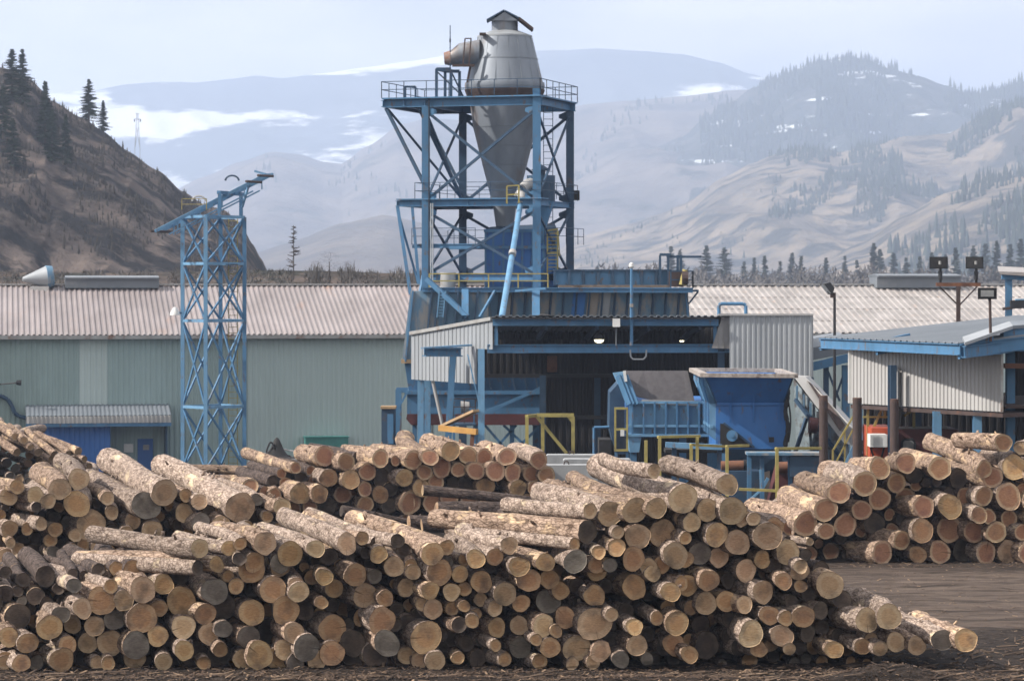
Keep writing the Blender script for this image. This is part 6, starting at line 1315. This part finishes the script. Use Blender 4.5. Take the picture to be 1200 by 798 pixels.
for p, x, y, r, off in fill:
    d = DP[p]; H = max(0, PZ(y, d)-gz(d)); dd = d+.10*H+off+q.uniform(0, .35); f = P(x, y, dd); R_ = r*dd/FPX
    yaw = R(q.gauss(15, 3)); Lg = q.uniform(3.6, 5.0)
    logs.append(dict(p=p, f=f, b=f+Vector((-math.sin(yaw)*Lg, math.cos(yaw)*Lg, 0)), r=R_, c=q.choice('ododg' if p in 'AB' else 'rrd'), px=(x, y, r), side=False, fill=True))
for l in logs:
    vis = 0 if l.get('fill') else 1
    l['score'] = (vis, l['px'][2]*(1.5 if l['side'] or l['p'] == 'X' else 1)) if 0 < l['px'][0]+l['px'][2] and l['px'][0]-l['px'][2] < 1200 else (0, 0)
    l['id'] = False
for l in sorted(logs, key=lambda l: l['score'], reverse=True)[:300]: l['id'] = l['score'][0] == 1
# layer (from the ground) and order (from the left) name each log of a pile
ORD = ['bottom', 'second', 'third', 'fourth', 'fifth', 'sixth', 'seventh', 'eighth', 'ninth', 'tenth', 'eleventh', 'twelfth']
def nth(n): return '%d%s' % (n, 'th' if 10 < n % 100 < 14 else {1:'st',2:'nd',3:'rd'}.get(n % 10, 'th'))
grp = {}
for l in logs:
    if l['id'] and 'lab' not in l:
        k = max(0, int((l['f'].z-gz(l['f'].y))/.46)); grp.setdefault((l['p'], k), []).append(l)
for (p, k), ls in grp.items():
    ls.sort(key=lambda l: l['f'].x)
    for i, l in enumerate(ls):
        pos = 'leftmost' if i == 0 else 'rightmost' if i == len(ls)-1 else nth(i+1)+' from left'
        kind = SIZE(l['r'])+(' aslant log with ' if l['side'] else ' log with ')+ENDW[l['c']]+' end'
        l['lab'] = '%s, %s in %s layer of %s' % (kind.replace(' aslant log', ' aslant log') if p != 'C' else kind.replace(' aslant', ''), pos, ORD[min(k, 11)], PN[p])
GR = {'A': 'logs of the front pile', 'B': 'logs of the second pile at left', 'C': 'logs of the reddish middle pile', 'D': 'logs of the reddish pile at right', 'E': 'small logs of the far left pile', 'X': 'logs lying crosswise in the yard'}
heap_b = {}; heap_e = {}
for i, l in enumerate(logs):
    qq = random.Random(1000+i); v = l['b']-l['f']; Lg = v.length
    bk_ = l.get('bark') or ('b' if l['p'] in 'CD' and qq.random() < .6 else qq.choice('aab'))
    if l.get('fill'): bk_ = 'c'  # darkest bark on fill logs paints shade into the gaps
    yax = v.normalized(); xax = yax.cross(up).normalized(); zax = xax.cross(yax)
    Mx = Matrix((xax, yax, zax)).transposed().to_4x4(); Mx.translation = l['f']
    if l['id']:
        bar, discs = log_geo(l['r'], Lg, qq, qq.uniform(-.22, .12), 22, 26)
        root = bpy.data.objects.new('log', None); COL.objects.link(root); root.matrix_world = Mx; tag(root, l['lab'], 'log', GR[l['p']])
        o = bpy.data.objects.new('bark', mesh_of('bark', bar, BK[bk_])); COL.objects.link(o); o.parent = root
        for k, (dm, rad) in enumerate(discs):
            o = bpy.data.objects.new('cut_end', mesh_of('cut_end', dm, EM[l['c']], rad, False)); COL.objects.link(o); o.parent = root
    else:
        bar, discs = log_geo(l['r'], Lg, qq, qq.uniform(-.1, .1), 14, 6)
        hb = heap_b.setdefault(bk_, MB()); hb.add([Mx @ p for p in bar.v], bar.f)
        he = heap_e.setdefault(l['c'], [MB(), []])
        for dm, rad in discs: he[0].add([Mx @ p for p in dm.v], dm.f); he[1] += rad
# one mesh for the innumerable logs glimpsed behind the others
allm = MB(); mi = []; rads = []; mats = []
for k, hb in heap_b.items(): mats.append(BK[k]); allm.add(hb.v, hb.f); mi += [len(mats)-1]*len(hb.f); rads += [1.0]*len(hb.v)
for k, (he, rd) in heap_e.items(): mats.append(EM[k]); allm.add(he.v, he.f); mi += [len(mats)-1]*len(he.f); rads += rd
me = bpy.data.meshes.new('logs_behind'); me.from_pydata([tuple(v) for v in allm.v], [], allm.f); me.update()
for m_ in mats: me.materials.append(m_)
me.polygons.foreach_set('material_index', mi); me.polygons.foreach_set('use_smooth', [True]*len(mi))
at = me.attributes.new('rad', 'FLOAT', 'POINT'); at.data.foreach_set('value', rads)
lo_ = bpy.data.objects.new('logs_behind', me); COL.objects.link(lo_); tag(lo_, 'countless smaller logs glimpsed between and behind the logs in front', 'logs', kind='stuff')
print('LOGS', len(logs), sum(l['id'] for l in logs), sum(1 for l in logs if not l.get('fill')))
# ---------------------------------------------------------------- bark litter on the ground
q = random.Random(5); lit = MB(); lit2 = MB()
def chip(mb, x, y, s):
    z = gz(y)+gnoise(x, y); a = q.uniform(0, 3.14); l_ = s*q.uniform(.6, 2.2); w_ = s*q.uniform(.25, .6); tl = q.uniform(-.25, .35)
    u_ = Vector((math.cos(a), math.sin(a), tl))*l_; v_ = Vector((-math.sin(a), math.cos(a), q.uniform(-.3,.3)))*w_; c = Vector((x, y, z+.012+abs(tl)*l_*.5)); n_ = Vector((0,0,s*.12))
    mb.add([c-u_-v_, c+u_-v_*.6, c+u_*.8+v_, c-u_*.9+v_*.8, c-u_-v_+n_, c+u_-v_*.6+n_, c+u_*.8+v_+n_, c-u_*.9+v_*.8+n_], [(0,3,2,1),(4,5,6,7),(0,1,5,4),(1,2,6,5),(2,3,7,6),(3,0,4,7)])
for i in range(15000):
    y = q.choice([q.gauss(55.2, .9), q.uniform(53, 57.5), q.uniform(53, 60)]); x = q.uniform(-11, 12.5)
    chip(lit if q.random() < .85 else lit2, x, y, q.choice([.012, .02, .03, .05]))
for i in range(2200):
    y = q.choice([q.uniform(57, 68), q.gauss(77.9, .5), q.uniform(66, 78)]); x = q.uniform(6, 15); chip(lit if q.random() < .7 else lit2, x, y, q.choice([.015, .02, .035]))
tag(obj('bark_litter', lit, mat('dark_bark_chips', (.10,.065,.045), (.05,.035,.027), 6, .95)), 'dark bark chips littering the yard around the front pile', 'bark litter', kind='stuff')
tag(obj('pale_litter', lit2, mat('pale_wood_chips', (.26,.18,.12), (.14,.095,.065), 6, .95)), 'pale wood splinters littering the yard around the front pile', 'wood litter', kind='stuff')

q = random.Random(11); stk = MB()
for i in range(260):
    y = q.choice([q.gauss(54.9, .8), q.uniform(53, 57), q.uniform(56, 62)]); x = q.uniform(-10.5, 12) if y < 56.3 else q.uniform(6.5, 12.5)
    l_ = q.uniform(.12, .5); a = q.gauss(0, .6); z = gz(y)+gnoise(x, y)+.02; c = Vector((x, y, z)); e = c+Vector((math.cos(a)*l_, math.sin(a)*l_, q.uniform(-.01, .09)))
    stk.tube(c, e, q.uniform(.01, .03), q.uniform(.006, .018), 5)
tag(obj('broken_sticks', stk, mat('broken_wood', (.15,.105,.075), (.06,.045,.036), 3, .95, c3=(.27,.19,.13), t3=.62)), 'broken sticks and bark strips scattered along the foot of the front pile', 'sticks', kind='stuff')
